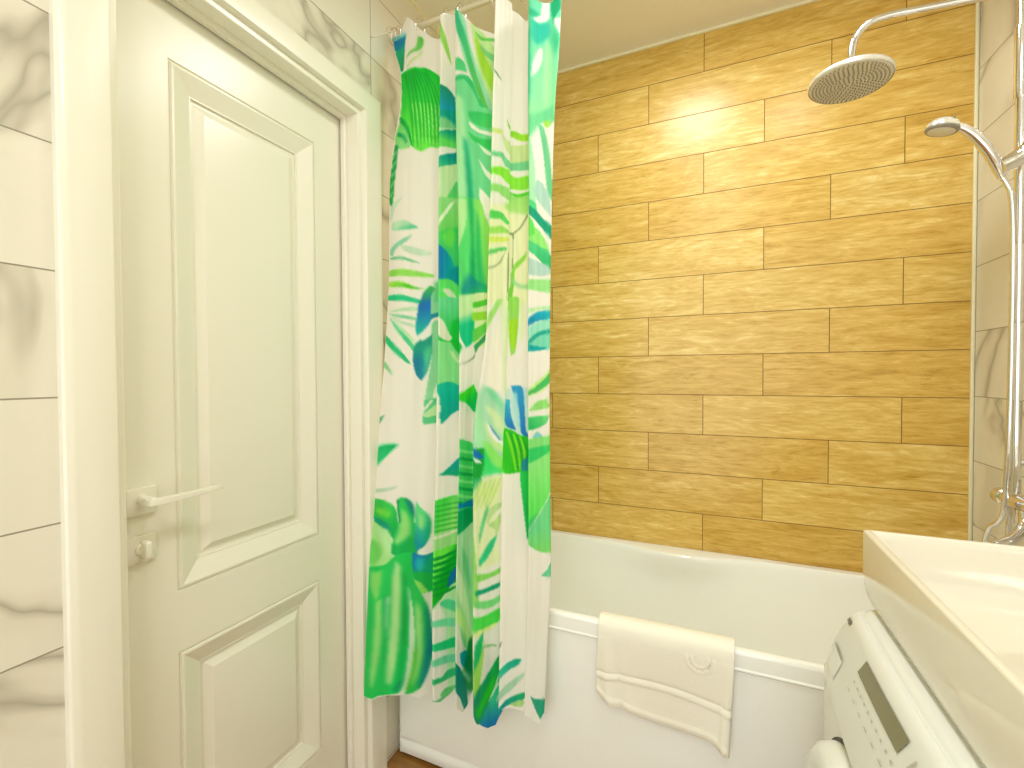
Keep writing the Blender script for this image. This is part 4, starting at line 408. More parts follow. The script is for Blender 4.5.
('B',(60, 185, 125),(60, 185, 125),[[0.965,0.3872],[1.285,0.3799],[1.51,0.3904],[1.83,0.3886],[1.83,0.3716],[1.414,0.3649],[0.965,0.3706]],None,0),
('B',(110, 200, 130),(110, 200, 130),[[1.254,0.3305],[1.414,0.3424],[1.638,0.3414],[1.798,0.3423],[1.638,0.3244],[1.382,0.3154]],None,0),
('B',(100, 185, 130),(100, 185, 130),[[0.966,0.3292],[1.19,0.3214],[1.382,0.3266],[1.35,0.3136],[1.03,0.3154]],None,0),
('C',(195, 232, 170),(195, 232, 170),[[2.283,2.2619],[2.474,2.2347],[2.766,2.172],[2.805,2.0005],[2.619,2.032],[2.444,2.1196]],None,0),
('C',(155, 225, 190),(155, 225, 190),[[1.962,2.3122],[2.056,2.3144],[2.188,2.2699],[2.284,2.1945],[2.486,2.1047],[2.763,2.0078],[2.766,1.9906],[2.455,2.0474],[2.209,2.1371],[2.093,2.2127]],None,0),
('C',(60, 190, 150),(100, 190, 90),[[1.98,2.3082],[2.037,2.3105],[2.112,2.2716],[2.207,2.2223],[2.324,2.1501],[2.49,2.0759],[2.683,2.0001],[2.58,2.0092],[2.413,2.0622],[2.248,2.1366],[2.15,2.1939],[2.036,2.2495]],[2.056,2.2878,2.538,2.0325],0),
('C',(165, 218, 75),(165, 218, 75),[[2.379,2.2308],[2.476,2.1913],[2.635,2.1401],[2.785,2.0863],[2.797,2.0406],[2.649,2.0745],[2.481,2.1336],[2.4,2.1868]],None,0),
('C',(110, 200, 100),(110, 200, 100),[[2.36,2.234],[2.436,2.2239],[2.552,2.2102],[2.8,2.2043],[2.802,2.1943],[2.591,2.2009],[2.476,2.2058]],None,0),
('C',(130, 210, 140),(130, 210, 140),[[2.476,2.1942],[2.632,2.1688],[2.807,2.153],[2.81,2.1331],[2.633,2.1516],[2.516,2.1734]],None,0),
('C',(90, 205, 135),(90, 205, 135),[[1.976,2.156],[2.092,2.1594],[2.189,2.1403],[2.23,2.1134],[2.132,2.1176],[1.975,2.1263]],None,0),
('C',(120, 215, 155),(120, 215, 155),[[1.974,2.0966],[2.092,2.1062],[2.23,2.1047],[2.351,2.0801],[2.456,2.0417],[2.58,2.0121],[2.785,1.9956],[2.836,1.7429],[1.907,1.744]],None,0),
('C',(60, 190, 120),(60, 190, 120),[[1.994,2.1016],[2.112,2.1075],[2.23,2.1047],[2.351,2.083],[2.476,2.0386],[2.621,2.009],[2.498,2.0154],[2.333,2.0629],[2.172,2.0936],[2.013,2.0894]],None,0),
('C',(60, 195, 110),(80, 205, 110),[[2.253,1.9964],[2.499,1.9981],[2.787,1.9841],[2.792,1.9498],[2.542,1.9546],[2.335,1.9698]],[2.294,1.9816,2.707,1.9685],0),
('C',(60, 195, 100),(60, 195, 100),[[2.251,1.9409],[2.46,1.923],[2.797,1.9154],[2.803,1.881],[2.546,1.8999],[2.334,1.9174]],None,0),
('C',(180, 235, 185),(180, 235, 185),[[1.992,2.0513],[2.153,2.041],[2.208,1.9176],[2.232,1.7428],[1.954,1.743],[1.972,1.8893]],None,1),
('C',(250, 252, 240),(250, 252, 240),[[2.273,1.97],[2.501,1.9475],[2.794,1.9369],[2.796,1.9254],[2.502,1.9374],[2.314,1.9524]],None,0),
('C',(250, 252, 240),(250, 252, 240),[[2.44,1.9115],[2.632,1.8883],[2.804,1.8752],[2.805,1.8695],[2.633,1.8768]],None,0),
('C',(250, 252, 240),(250, 252, 240),[[2.461,1.8652],[2.614,1.8365],[2.815,1.8093],[2.821,1.7891],[2.615,1.8192]],None,0),
('C',(250, 252, 240),(250, 252, 240),[[2.484,1.7814],[2.694,1.7561],[2.792,1.7353],[2.708,1.7015],[2.511,1.7439]],None,0),
('C',(15, 160, 120),(15, 160, 120),[[2.166,1.9176],[2.218,1.9176],[2.307,1.8243],[2.348,1.7433],[2.232,1.7428],[2.198,1.8299]],None,1),
('C',(95, 215, 125),(150, 225, 110),[[1.978,1.7482],[2.488,1.7438],[2.637,1.7012],[2.822,1.6428],[2.845,1.4726],[1.948,1.4658]],[2.187,1.6273,2.68,1.6293],0),
('C',(40, 180, 110),(40, 180, 110),[[2.445,1.7148],[2.526,1.6575],[2.622,1.5425],[2.709,1.4908],[2.5,1.4901],[2.438,1.5995]],None,1),
('C',(190, 236, 175),(190, 236, 175),[[1.954,1.743],[2.209,1.7428],[2.187,1.6705],[2.088,1.6211],[1.936,1.5813],[1.858,1.565],[1.941,1.6274]],None,0),
('C',(20, 165, 110),(20, 165, 110),[[2.233,1.7486],[2.349,1.7491],[2.386,1.6137],[2.447,1.5015],[2.29,1.5239],[2.31,1.6278]],None,1),
('C',(15, 140, 150),(40, 185, 100),[[2.134,1.5004],[2.29,1.5297],[2.446,1.513],[2.84,1.49],[2.846,1.4668],[2.133,1.4657]],[2.291,1.4951,2.764,1.4792],1),
('C',(205, 238, 185),(20, 190, 140),[[1.974,1.4598],[2.423,1.4725],[2.436,1.3687],[2.376,1.3313],[2.206,1.3167],[2.054,1.3536],[1.972,1.4023]],[2.053,1.408,2.378,1.3916],0),
('C',(30, 190, 90),(30, 190, 90),[[1.968,1.3394],[2.115,1.3223],[2.057,1.3022],[1.964,1.2937]],None,0),
('C',(225, 240, 190),(225, 240, 190),[[2.397,1.4724],[2.871,1.4724],[2.945,1.3397],[2.45,1.3113]],None,0),
('C',(90, 195, 60),(90, 195, 60),[[2.373,1.4463],[2.558,1.4527],[2.743,1.459],[2.747,1.4416],[2.374,1.4319]],None,0),
('C',(155, 215, 70),(155, 215, 70),[[2.376,1.4175],[2.831,1.4237],[2.836,1.4034],[2.378,1.3945]],None,0),
('C',(110, 205, 90),(110, 205, 90),[[2.383,1.3657],[2.624,1.3835],[2.838,1.3976],[2.791,1.369],[2.595,1.346],[2.405,1.3313]],None,0),
('C',(60, 160, 105),(60, 160, 105),[[2.441,1.3227],[2.601,1.3402],[2.751,1.3577],[2.748,1.3376],[2.592,1.3201],[2.519,1.3027]],None,0),
('C',(140, 160, 130),(140, 160, 130),[[2.481,1.3113],[2.47,1.2883],[2.223,1.2738],[1.962,1.268],[2.221,1.2767],[2.436,1.2911]],None,0),
('C',(70, 210, 50),(20, 190, 100),[[1.949,1.18],[2.265,1.1966],[2.551,1.2134],[2.761,1.1842],[2.968,1.1554],[2.76,1.1318],[2.656,1.135],[2.251,1.1623],[1.946,1.1686]],[2.114,1.1798,2.688,1.1611],0),
('C',(85, 212, 125),(85, 212, 125),[[1.875,1.064],[2.302,1.0536],[2.839,1.0333],[2.838,0.8152],[2.404,0.8032],[1.986,0.785]],None,0),
('C',(150, 235, 160),(150, 235, 160),[[1.873,1.0386],[2.303,1.0252],[2.842,1.0159],[2.843,1.0087],[2.303,1.0167],[1.872,1.0301]],None,0),
('C',(25, 170, 95),(25, 170, 95),[[1.871,1.0175],[2.303,1.0039],[2.845,0.9943],[2.845,0.9871],[2.304,0.9954],[1.871,1.009]],None,0),
('C',(150, 235, 160),(150, 235, 160),[[1.872,0.9964],[2.308,0.9825],[2.846,0.9727],[2.847,0.9655],[2.311,0.974],[1.877,0.988]],None,0),
('C',(25, 170, 95),(25, 170, 95),[[1.884,0.9754],[2.316,0.9612],[2.848,0.9511],[2.848,0.944],[2.319,0.9527],[1.889,0.967]],None,0),
('C',(150, 235, 160),(150, 235, 160),[[1.896,0.9544],[2.323,0.9399],[2.849,0.9296],[2.849,0.9224],[2.326,0.9314],[1.901,0.946]],None,0),
('C',(25, 170, 95),(25, 170, 95),[[1.908,0.9335],[2.33,0.9186],[2.85,0.9081],[2.851,0.9009],[2.333,0.9101],[1.912,0.9251]],None,0),
('C',(150, 235, 160),(150, 235, 160),[[1.919,0.9126],[2.337,0.8973],[2.852,0.8866],[2.852,0.8795],[2.34,0.8888],[1.924,0.9042]],None,0),
('C',(25, 170, 95),(25, 170, 95),[[1.931,0.8917],[2.343,0.876],[2.849,0.8652],[2.848,0.858],[2.344,0.8675],[1.935,0.8833]],None,0),
('C',(150, 235, 160),(150, 235, 160),[[1.942,0.8708],[2.347,0.8548],[2.844,0.8437],[2.843,0.8366],[2.349,0.8463],[1.947,0.8625]],None,0),
('C',(25, 170, 95),(25, 170, 95),[[1.953,0.85],[2.351,0.8336],[2.84,0.8223],[2.838,0.8152],[2.352,0.8252],[1.957,0.8417]],None,0),
('C',(20, 145, 200),(20, 145, 200),[[1.937,0.8792],[2.343,0.8774],[2.852,0.878],[2.847,0.8552],[2.345,0.8633],[1.945,0.8653]],None,0),
('C',(0, 165, 105),(0, 165, 105),[[1.948,0.8597],[2.846,0.8523],[2.839,0.8181],[2.404,0.8032],[1.986,0.785]],None,0),
('C',(190, 230, 195),(150, 220, 160),[[1.894,0.7814],[2.404,0.8032],[2.839,0.8181],[2.817,0.7072],[2.899,0.4542],[2.634,0.4384],[2.287,0.4934],[2.051,0.6102]],[2.13,0.7744,2.551,0.4855],0),
('C',(235, 245, 215),(235, 245, 215),[[2.018,0.7211],[2.256,0.6745],[2.532,0.5984],[2.72,0.523],[2.814,0.4667],[2.454,0.5443],[2.136,0.6219]],None,1),
('C',(215, 240, 170),(215, 240, 170),[[1.964,0.611],[2.275,0.5714],[2.634,0.5112],[2.858,0.4674],[2.638,0.469],[2.192,0.5376],[1.969,0.5699]],None,1),
('C',(120, 205, 150),(120, 205, 150),[[2.227,0.7587],[2.506,0.7113],[2.701,0.6225],[2.524,0.6406],[2.289,0.7017]],None,1),
('C',(20, 165, 185),(20, 165, 185),[[2.197,0.4631],[2.417,0.4618],[2.678,0.4398],[2.76,0.4013],[2.67,0.387],[2.412,0.4122],[2.24,0.4344]],None,0),
('C',(20, 140, 70),(20, 140, 70),[[2.596,0.4842],[2.902,0.4935],[2.877,0.3338],[2.535,0.3417],[2.28,0.3782],[2.108,0.4168],[2.369,0.4136]],None,1),
('C',(200, 240, 225),(200, 240, 225),[[2.239,0.4289],[2.455,0.3997],[2.711,0.3688],[2.624,0.3663],[2.367,0.3944]],None,1),
('C',(20, 145, 130),(20, 145, 130),[[1.934,0.4601],[2.196,0.4248],[2.451,0.364],[2.531,0.3059],[2.402,0.2942],[2.192,0.3431],[1.935,0.3976]],None,0),
('C',(90, 200, 140),(90, 200, 140),[[1.724,0.3173],[2.021,0.3062],[2.275,0.2936],[2.106,0.2948]],None,0),
('D',(120, 150, 120),(120, 150, 120),[[3.016,2.0846],[3.149,2.0769],[3.372,2.0555],[3.197,2.0659]],None,0),
('D',(208, 225, 140),(208, 225, 140),[[2.881,1.9158],[3.329,1.9212],[3.453,1.9163],[3.414,1.9077],[2.883,1.9073]],None,0),
('D',(205, 226, 168),(205, 226, 168),[[3.412,1.9161],[3.622,1.8921],[4.202,1.8774],[4.814,1.8824],[4.805,1.8297],[4.086,1.8332],[3.587,1.864]],None,0),
('D',(115, 200, 40),(160, 220, 60),[[3.609,1.9534],[3.737,1.929],[4.239,1.9163],[4.488,1.9082],[4.819,1.9073],[4.815,1.8893],[4.405,1.8905],[4.075,1.9031],[3.677,1.9259]],[3.735,1.9429,4.652,1.9005],0),
('D',(125, 208, 155),(125, 208, 155),[[2.819,1.8466],[3.182,1.8561],[3.467,1.855],[3.674,1.8367],[4.206,1.8299],[4.806,1.8325],[4.802,1.8103],[4.209,1.8076],[3.638,1.8142],[3.43,1.8394],[3.185,1.8422],[2.822,1.8382]],None,0),
('D',(140, 222, 70),(140, 222, 70),[[2.835,1.7905],[3.112,1.8111],[3.354,1.8167],[3.557,1.8137],[4.013,1.8],[4.25,1.7879],[4.799,1.7909],[4.793,1.7576],[4.214,1.7545],[3.688,1.7699],[3.442,1.788],[3.198,1.7921],[2.837,1.7849]],None,0),
('D',(155, 218, 130),(155, 218, 130),[[2.853,1.7543],[3.206,1.7673],[3.529,1.7635],[4.022,1.7497],[4.292,1.7403],[4.792,1.7465],[4.79,1.7077],[4.106,1.7047],[3.578,1.7304],[3.216,1.7452],[2.864,1.7348]],None,0),
('D',(90, 200, 50),(90, 200, 50),[[4.022,1.7497],[4.291,1.7417],[4.792,1.7493],[4.791,1.741],[4.292,1.7333]],None,0),
('D',(236, 241, 200),(236, 241, 200),[[2.847,1.6964],[4.79,1.7105],[4.825,1.4465],[2.955,1.4464]],None,1),
('D',(170, 225, 130),(170, 225, 130),[[3.582,1.7166],[4.254,1.7293],[4.789,1.7271],[4.793,1.6883],[4.222,1.6904],[3.625,1.6973]],None,1),
('D',(95, 205, 100),(95, 205, 100),[[2.863,1.6686],[2.967,1.6894],[3.237,1.6928],[3.511,1.6885],[3.67,1.6697],[4.096,1.6517],[3.635,1.6584],[3.4,1.6714],[2.864,1.6658]],None,0),
('D',(160, 220, 110),(160, 220, 110),[[2.879,1.638],[3.179,1.6484],[3.483,1.6523],[3.715,1.6421],[4.119,1.6293],[3.565,1.6332],[2.887,1.6241]],None,0),
('D',(212, 232, 115),(212, 232, 115),[[2.891,1.6157],[3.416,1.6216],[3.719,1.6198],[3.72,1.6115],[2.898,1.6019]],None,0),
('D',(110, 200, 115),(110, 200, 115),[[2.911,1.5741],[3.24,1.5892],[3.612,1.5945],[3.651,1.5862],[3.355,1.5798],[2.915,1.563]],None,0),
('D',(130, 150, 110),(130, 150, 110),[[4.156,1.6348],[4.419,1.6508],[4.717,1.6861],[4.718,1.6778],[4.457,1.6479],[4.195,1.6291],[4.173,1.5316],[4.136,1.5317],[4.142,1.6265],[3.639,1.639],[4.042,1.6365]],None,0),
('D',(150, 170, 130),(150, 170, 130),[[2.962,1.5322],[3.217,1.5407],[3.435,1.5551],[3.65,1.589],[3.473,1.5524],[3.255,1.538],[2.964,1.528]],None,0),
('D',(150, 215, 90),(120, 200, 70),[[3.678,1.4472],[4.069,1.4815],[4.1,1.5178],[4.209,1.5455],[4.432,1.5618],[4.694,1.5807],[4.659,1.5613],[4.435,1.5451],[4.249,1.5287],[4.218,1.4897],[4.112,1.4478]],[4.582,1.5698,3.749,1.4528],0),
('D',(140, 170, 120),(140, 170, 120),[[3.726,1.5809],[4.023,1.5319],[3.745,1.4751],[3.678,1.4472],[3.704,1.503],[3.694,1.553]],None,0),
('D',(150, 218, 150),(150, 218, 150),[[4.139,1.5149],[4.292,1.498],[4.519,1.4892],[4.819,1.4912],[4.821,1.48],[4.445,1.4809],[4.142,1.4954]],None,1),
('D',(165, 222, 130),(165, 222, 130),[[3.352,1.4467],[3.569,1.4498],[3.433,1.4246],[3.191,1.391],[3.01,1.3467],[2.945,1.3634],[3.113,1.4075]],None,0),
('D',(150, 215, 100),(150, 215, 100),[[4.037,1.4535],[4.412,1.453],[4.392,1.3638],[4.3,1.3027],[4.166,1.2917],[4.071,1.3642]],None,0),
('D',(160, 215, 50),(160, 215, 50),[[4.063,1.3865],[4.385,1.3972],[4.298,1.3138],[4.195,1.3084],[4.117,1.3363]],None,0),
('D',(222, 240, 195),(222, 240, 195),[[3.497,1.4469],[3.714,1.4472],[4.07,1.1834],[3.696,1.1919],[3.596,1.3221]],None,1),
('D',(225, 240, 195),(225, 240, 195),[[4.45,1.4474],[4.675,1.4471],[4.641,1.3635],[4.469,1.322]],None,1),
('D',(245, 244, 230),(245, 244, 230),[[3.186,1.322],[3.446,1.3913],[3.637,1.1975],[3.271,1.1977]],None,1),
('D',(165, 222, 188),(165, 222, 188),[[2.917,1.1755],[3.147,1.206],[3.381,1.2004],[3.678,1.1698],[4.115,1.142],[4.119,1.0323],[3.428,0.998],[3.171,1.0149],[2.967,1.0259]],None,1),
('D',(130, 215, 170),(130, 215, 170),[[3.175,1.206],[3.381,1.2004],[3.593,1.1781],[3.718,1.1365],[3.551,1.1587],[3.348,1.1782]],None,1),
('D',(180, 240, 190),(180, 240, 190),[[3.002,1.1562],[3.103,1.1589],[3.266,1.0591],[3.171,1.0177],[3.064,1.0868]],None,1),
('D',(218, 240, 190),(218, 240, 190),[[3.215,1.1533],[3.483,1.1449],[3.701,1.1144],[4.082,1.0541],[3.636,1.0811],[3.396,1.1255]],None,1),
('D',(205, 238, 165),(205, 238, 165),[[3.258,1.1145],[3.359,1.1006],[3.591,1.0589],[4.002,1.0267],[3.573,1.0311],[3.365,1.0646]],None,1),
('D',(240, 248, 245),(240, 248, 245),[[3.333,1.1062],[3.459,1.0923],[3.667,1.0589],[4.087,1.0377],[4.032,1.0268],[3.542,1.0562],[3.387,1.0812]],None,0),
('D',(90, 150, 180),(90, 150, 180),[[3.383,1.1034],[3.51,1.0867],[3.667,1.0589],[3.642,1.0575],[3.487,1.0812]],None,0),
('D',(200, 230, 225),(200, 230, 225),[[4.032,1.1973],[4.81,1.2029],[4.803,1.0605],[4.501,1.0709],[4.131,1.0925]],None,1),
('D',(30, 120, 190),(60, 180, 210),[[4.043,1.1696],[4.17,1.1696],[4.213,1.1283],[4.377,1.0872],[4.13,1.0953],[4.031,1.1144]],[4.192,1.0926,4.108,1.1641],0),
('D',(50, 155, 205),(20, 120, 195),[[4.191,1.2084],[4.517,1.2084],[4.616,1.1863],[4.682,1.0875],[4.803,1.066],[4.53,1.0792],[4.461,1.1422],[4.329,1.1752]],[4.355,1.2028,4.652,1.0738],0),
('D',(170, 225, 230),(170, 225, 230),[[4.261,1.1918],[4.39,1.189],[4.497,1.101],[4.406,1.0927],[4.304,1.1421]],None,1),
('D',(45, 185, 25),(45, 185, 25),[[4.039,1.0924],[4.255,1.0871],[4.501,1.0737],[4.803,1.066],[4.799,0.9762],[4.598,0.9744],[4.08,0.9698],[3.733,1.0031]],None,0),
('D',(175, 212, 25),(175, 212, 25),[[4.261,1.0598],[4.412,1.0572],[4.624,1.0383],[4.654,1.0192],[4.478,1.0109],[4.327,1.0325]],None,1),
('D',(120, 215, 40),(120, 215, 40),[[4.072,1.0842],[4.121,1.0843],[4.327,1.0325],[4.424,0.9782],[4.367,0.9755],[4.239,1.027]],None,0),
('D',(15, 160, 25),(15, 160, 25),[[4.171,1.081],[4.219,1.0811],[4.422,1.0299],[4.482,0.9783],[4.424,0.9755],[4.328,1.0271]],None,0),
('D',(120, 215, 40),(120, 215, 40),[[4.269,1.0778],[4.318,1.0779],[4.517,1.0273],[4.539,0.9784],[4.482,0.9756],[4.417,1.0272]],None,0),
('D',(15, 160, 25),(15, 160, 25),[[4.367,1.0746],[4.415,1.0747],[4.612,1.0246],[4.597,0.9784],[4.54,0.9757],[4.506,1.0273]],None,0),
('D',(120, 215, 40),(120, 215, 40),[[4.464,1.0714],[4.513,1.0715],[4.707,1.022],[4.655,0.9785],[4.597,0.9757],[4.594,1.0273]],None,0),
('D',(15, 160, 25),(15, 160, 25),[[4.562,1.0683],[4.61,1.0683],[4.801,1.0197],[4.713,0.9785],[4.655,0.9758],[4.683,1.0274]],None,0),
('D',(140, 232, 105),(140, 232, 105),[[3.241,1.0591],[3.418,1.0479],[3.627,1.02],[4.108,0.9725],[3.666,0.9699],[3.48,0.9952],[3.321,1.0258]],None,1),
('D',(25, 205, 85),(60, 220, 120),[[3.268,1.0425],[3.427,1.0036],[3.637,0.9811],[4.05,0.9738],[3.435,0.962],[3.204,0.9543],[3.174,0.9901]],[3.221,1.0176,3.692,0.9698],1),
('D',(20, 155, 60),(20, 155, 60),[[2.967,1.0314],[3.269,1.037],[3.275,0.9982],[3.204,0.9543],[3.154,0.9324],[2.946,0.9158]],None,0),
('D',(20, 115, 190),(20, 115, 190),[[2.992,1.0426],[3.17,1.026],[3.273,1.0093],[3.121,1.0095],[2.993,1.0233]],None,0),
('D',(235, 245, 245),(235, 245, 245),[[2.993,1.0151],[3.146,1.0067],[3.224,0.9955],[3.096,0.9985]],None,0),
('D',(20, 165, 95),(20, 165, 95),[[2.945,0.9542],[3.23,0.9542],[3.18,0.9351],[3.025,0.9164],[2.947,0.9076]],None,0),
('D',(25, 190, 80),(20, 180, 90),[[4.511,0.9729],[4.801,1.0006],[4.796,0.7829],[4.712,0.7983],[4.601,0.884]],[4.627,0.9649,4.712,0.8036],0),
('D',(15, 140, 150),(15, 140, 150),[[4.538,0.9973],[4.742,1.0166],[4.742,0.9785],[4.569,0.9757]],None,0),
('D',(225, 238, 190),(225, 238, 190),[[3.025,0.9164],[3.23,0.9515],[3.746,0.9614],[3.707,0.892],[3.558,0.8236],[3.736,0.7256],[3.184,0.7034],[2.964,0.7856]],None,1),
('D',(198, 226, 135),(198, 226, 135),[[3.67,0.9532],[3.717,0.9531],[3.599,0.9145],[3.447,0.8764],[3.42,0.8793],[3.546,0.9202]],None,0),
('D',(198, 226, 135),(198, 226, 135),[[3.555,0.9507],[3.601,0.9506],[3.482,0.9121],[3.328,0.8742],[3.302,0.877],[3.429,0.9178]],None,0),
('D',(198, 226, 135),(198, 226, 135),[[3.438,0.9482],[3.485,0.9481],[3.365,0.9098],[3.209,0.8719],[3.183,0.8748],[3.312,0.9155]],None,0),
('D',(198, 226, 135),(198, 226, 135),[[3.322,0.9457],[3.369,0.9456],[3.248,0.9074],[3.091,0.8697],[3.064,0.8726],[3.195,0.9131]],None,0),
('D',(198, 226, 135),(198, 226, 135),[[3.205,0.9433],[3.252,0.9432],[3.13,0.9051],[2.971,0.867],[2.945,0.8694],[3.077,0.9107]],None,0),
('D',(110, 200, 140),(110, 200, 140),[[3.42,0.8875],[3.395,0.8602],[3.316,0.8331],[3.236,0.8008],[3.168,0.7768],[3.182,0.8121],[3.262,0.8498]],None,0),
('D',(190, 222, 160),(190, 222, 160),[[3.395,0.8602],[3.552,0.8788],[4.011,0.8971],[3.711,0.8698],[3.502,0.8486],[3.37,0.8246]],None,0),
('D',(185, 220, 150),(185, 220, 150),[[3.397,0.8245],[3.583,0.8372],[3.713,0.8587],[3.743,0.8364],[3.642,0.7954],[3.563,0.7822],[3.587,0.8096]],None,0),
('D',(155, 216, 115),(155, 216, 115),[[2.969,0.8398],[3.072,0.7721],[3.13,0.6904],[3.168,0.6089],[2.974,0.6106],[2.903,0.7305]],None,0),
('D',(55, 192, 138),(55, 192, 138),[[3.642,0.7954],[3.538,0.7603],[3.375,0.7343],[3.169,0.7144],[3.181,0.736],[3.346,0.7646],[3.508,0.7853]],None,0),
('D',(140, 215, 110),(140, 215, 110),[[3.102,0.6961],[3.407,0.693],[3.628,0.699],[4.015,0.7243],[3.713,0.6898],[3.52,0.6808],[3.132,0.6742]],None,0),
('D',(25, 155, 120),(25, 155, 120),[[3.108,0.6501],[3.412,0.6546],[3.744,0.6646],[3.718,0.6511],[3.469,0.643],[3.109,0.6366]],None,0),
('D',(130, 215, 140),(130, 215, 140),[[3.056,0.6239],[3.472,0.6184],[3.748,0.6286],[4.0,0.63],[3.53,0.5984],[3.141,0.6038]],None,0),
('D',(85, 215, 90),(85, 215, 90),[[2.949,0.5913],[3.144,0.5795],[3.422,0.5808],[4.003,0.6066],[4.007,0.5831],[3.592,0.5482],[3.205,0.5434],[2.927,0.5423]],None,0),
('D',(225, 240, 165),(225, 240, 165),[[3.039,0.538],[3.37,0.5462],[3.702,0.5547],[3.593,0.5427],[3.317,0.5335],[3.096,0.5263]],None,0),
('D',(35, 180, 110),(35, 180, 110),[[3.096,0.5022],[3.207,0.5244],[3.289,0.5366],[3.278,0.4989],[3.178,0.4551],[3.033,0.4261]],None,0),
('D',(165, 220, 110),(165, 220, 110),[[3.033,0.4261],[3.178,0.4604],[3.292,0.4987],[3.347,0.5112],[3.291,0.4528],[3.175,0.3803],[3.056,0.3566]],None,0),
('D',(150, 200, 150),(150, 200, 150),[[3.32,0.4982],[3.543,0.497],[3.711,0.4885],[3.543,0.4901],[3.32,0.4928]],None,0),
('D',(20, 140, 110),(30, 170, 90),[[3.742,0.4632],[4.028,0.4446],[3.697,0.3816],[3.555,0.3521],[3.41,0.326],[3.261,0.2952],[3.141,0.296],[2.993,0.3262],[2.997,0.358],[3.204,0.3929],[3.491,0.4271]],[3.144,0.3544,3.664,0.418],0),
('D',(50, 205, 35),(50, 205, 35),[[3.692,0.4174],[3.61,0.3836],[3.467,0.3543],[3.291,0.3292],[3.171,0.3058],[3.112,0.3233],[3.232,0.3521],[3.408,0.3801],[3.551,0.3986]],None,1),
('D',(215, 245, 215),(215, 245, 215),[[3.749,0.4162],[3.697,0.3788],[3.526,0.3501],[3.439,0.3388],[3.496,0.3536],[3.639,0.3802]],None,0),
('D',(60, 200, 150),(20, 120, 180),[[4.03,0.429],[4.011,0.3719],[3.713,0.2742],[3.503,0.2694],[3.291,0.281],[3.201,0.2943],[3.38,0.3268],[3.584,0.3569]],[3.556,0.344,3.562,0.2785],0),
('D',(70, 195, 165),(25, 165, 135),[[3.749,0.4217],[4.194,0.4685],[4.446,0.4796],[4.616,0.48],[4.535,0.4641],[4.31,0.4531],[4.142,0.4396],[4.002,0.4263]],[4.085,0.4395,4.589,0.4747],0),
('D',(175, 215, 190),(175, 215, 190),[[3.701,0.3513],[4.176,0.4111],[4.457,0.4299],[4.709,0.4461],[4.655,0.4303],[4.405,0.4037],[4.152,0.385],[3.704,0.3348]],None,0),
('D',(25, 150, 155),(40, 170, 110),[[3.707,0.3127],[4.183,0.3721],[4.466,0.3855],[4.692,0.3923],[4.893,0.3924],[4.668,0.3727],[4.47,0.3672],[4.186,0.3565],[3.707,0.31]],[4.043,0.3564,4.75,0.3885],0),
('D',(175, 215, 145),(175, 215, 145),[[4.27,0.3618],[4.611,0.3726],[4.727,0.3675],[4.615,0.3543]],None,0),
('D',(120, 140, 120),(120, 140, 120),[[3.739,0.488],[4.071,0.5256],[4.099,0.5282],[4.017,0.5072]],None,0),
('E',(120, 215, 180),(150, 225, 170),[[4.968,2.3046],[5.865,2.2948],[5.826,2.1367],[5.75,2.0597],[5.778,2.0063],[5.733,1.9211],[5.497,1.9181],[5.29,1.9099],[5.08,1.8731],[4.928,1.8794]],[5.159,2.1934,5.634,1.9527],0),
('E',(40, 175, 135),(40, 175, 135),[[5.062,2.2208],[5.18,2.2151],[5.277,2.1987],[5.159,2.1934],[5.063,2.2044]],None,1),
('E',(250, 250, 242),(250, 250, 242),[[5.336,2.3016],[5.474,2.301],[5.491,2.1983],[5.399,2.1877],[5.233,2.1825],[5.135,2.1934],[5.3,2.204]],None,0),
('E',(35, 170, 125),(35, 170, 125),[[5.522,2.2411],[5.704,2.2594],[5.78,2.2312],[5.652,2.2088],[5.593,2.1822],[5.532,2.2143]],None,0),
('E',(40, 185, 165),(40, 185, 165),[[5.088,2.1935],[5.281,2.1797],[5.495,2.1876],[5.528,2.1554],[5.387,2.1338],[5.216,2.1228],[5.116,2.139]],None,1),
('E',(60, 190, 140),(60, 190, 140),[[5.548,2.1715],[5.749,2.15],[5.697,2.0993],[5.588,2.1178]],None,1),
('E',(240, 246, 238),(240, 246, 238),[[5.316,2.1175],[5.368,2.1068],[5.353,2.0799],[5.258,2.0554],[5.105,2.0332],[5.125,2.0685],[5.22,2.1039]],None,0),
('E',(60, 185, 150),(60, 185, 150),[[4.993,2.1665],[5.066,2.1663],[5.11,2.0035],[4.997,1.9486]],None,1),
('E',(175, 240, 180),(175, 240, 180),[[5.434,2.1392],[5.564,2.1124],[5.611,2.0063],[5.492,1.9383],[5.401,2.0319]],None,1),
('E',(250, 250, 240),(250, 250, 240),[[5.586,2.1982],[5.799,2.1961],[5.771,2.1546],[5.643,2.1768]],None,0),
('E',(110, 205, 150),(110, 205, 150),[[5.345,1.9454],[5.714,1.9666],[5.762,1.9209],[5.497,1.9181],[5.29,1.9072],[5.08,1.8704],[4.928,1.8767],[4.935,1.9228]],None,1),
('E',(115, 198, 150),(115, 198, 150),[[5.29,1.9099],[5.439,1.9083],[5.568,1.8714],[5.715,1.7917],[5.809,1.7022],[5.6,1.7314],[5.452,1.8382]],None,0),
('E',(160, 215, 90),(160, 215, 90),[[5.466,1.9219],[5.673,1.922],[5.589,1.9039],[5.499,1.906]],None,0),
('E',(175, 230, 190),(175, 230, 190),[[4.927,1.8685],[5.11,1.8679],[5.202,1.7876],[5.237,1.6962],[5.035,1.6945],[4.913,1.7873]],None,0),
('E',(180, 215, 205),(180, 215, 205),[[5.267,1.7611],[5.464,1.7519],[5.673,1.7104],[5.75,1.6651],[5.543,1.6824],[5.269,1.7072],[5.169,1.7333]],None,0),
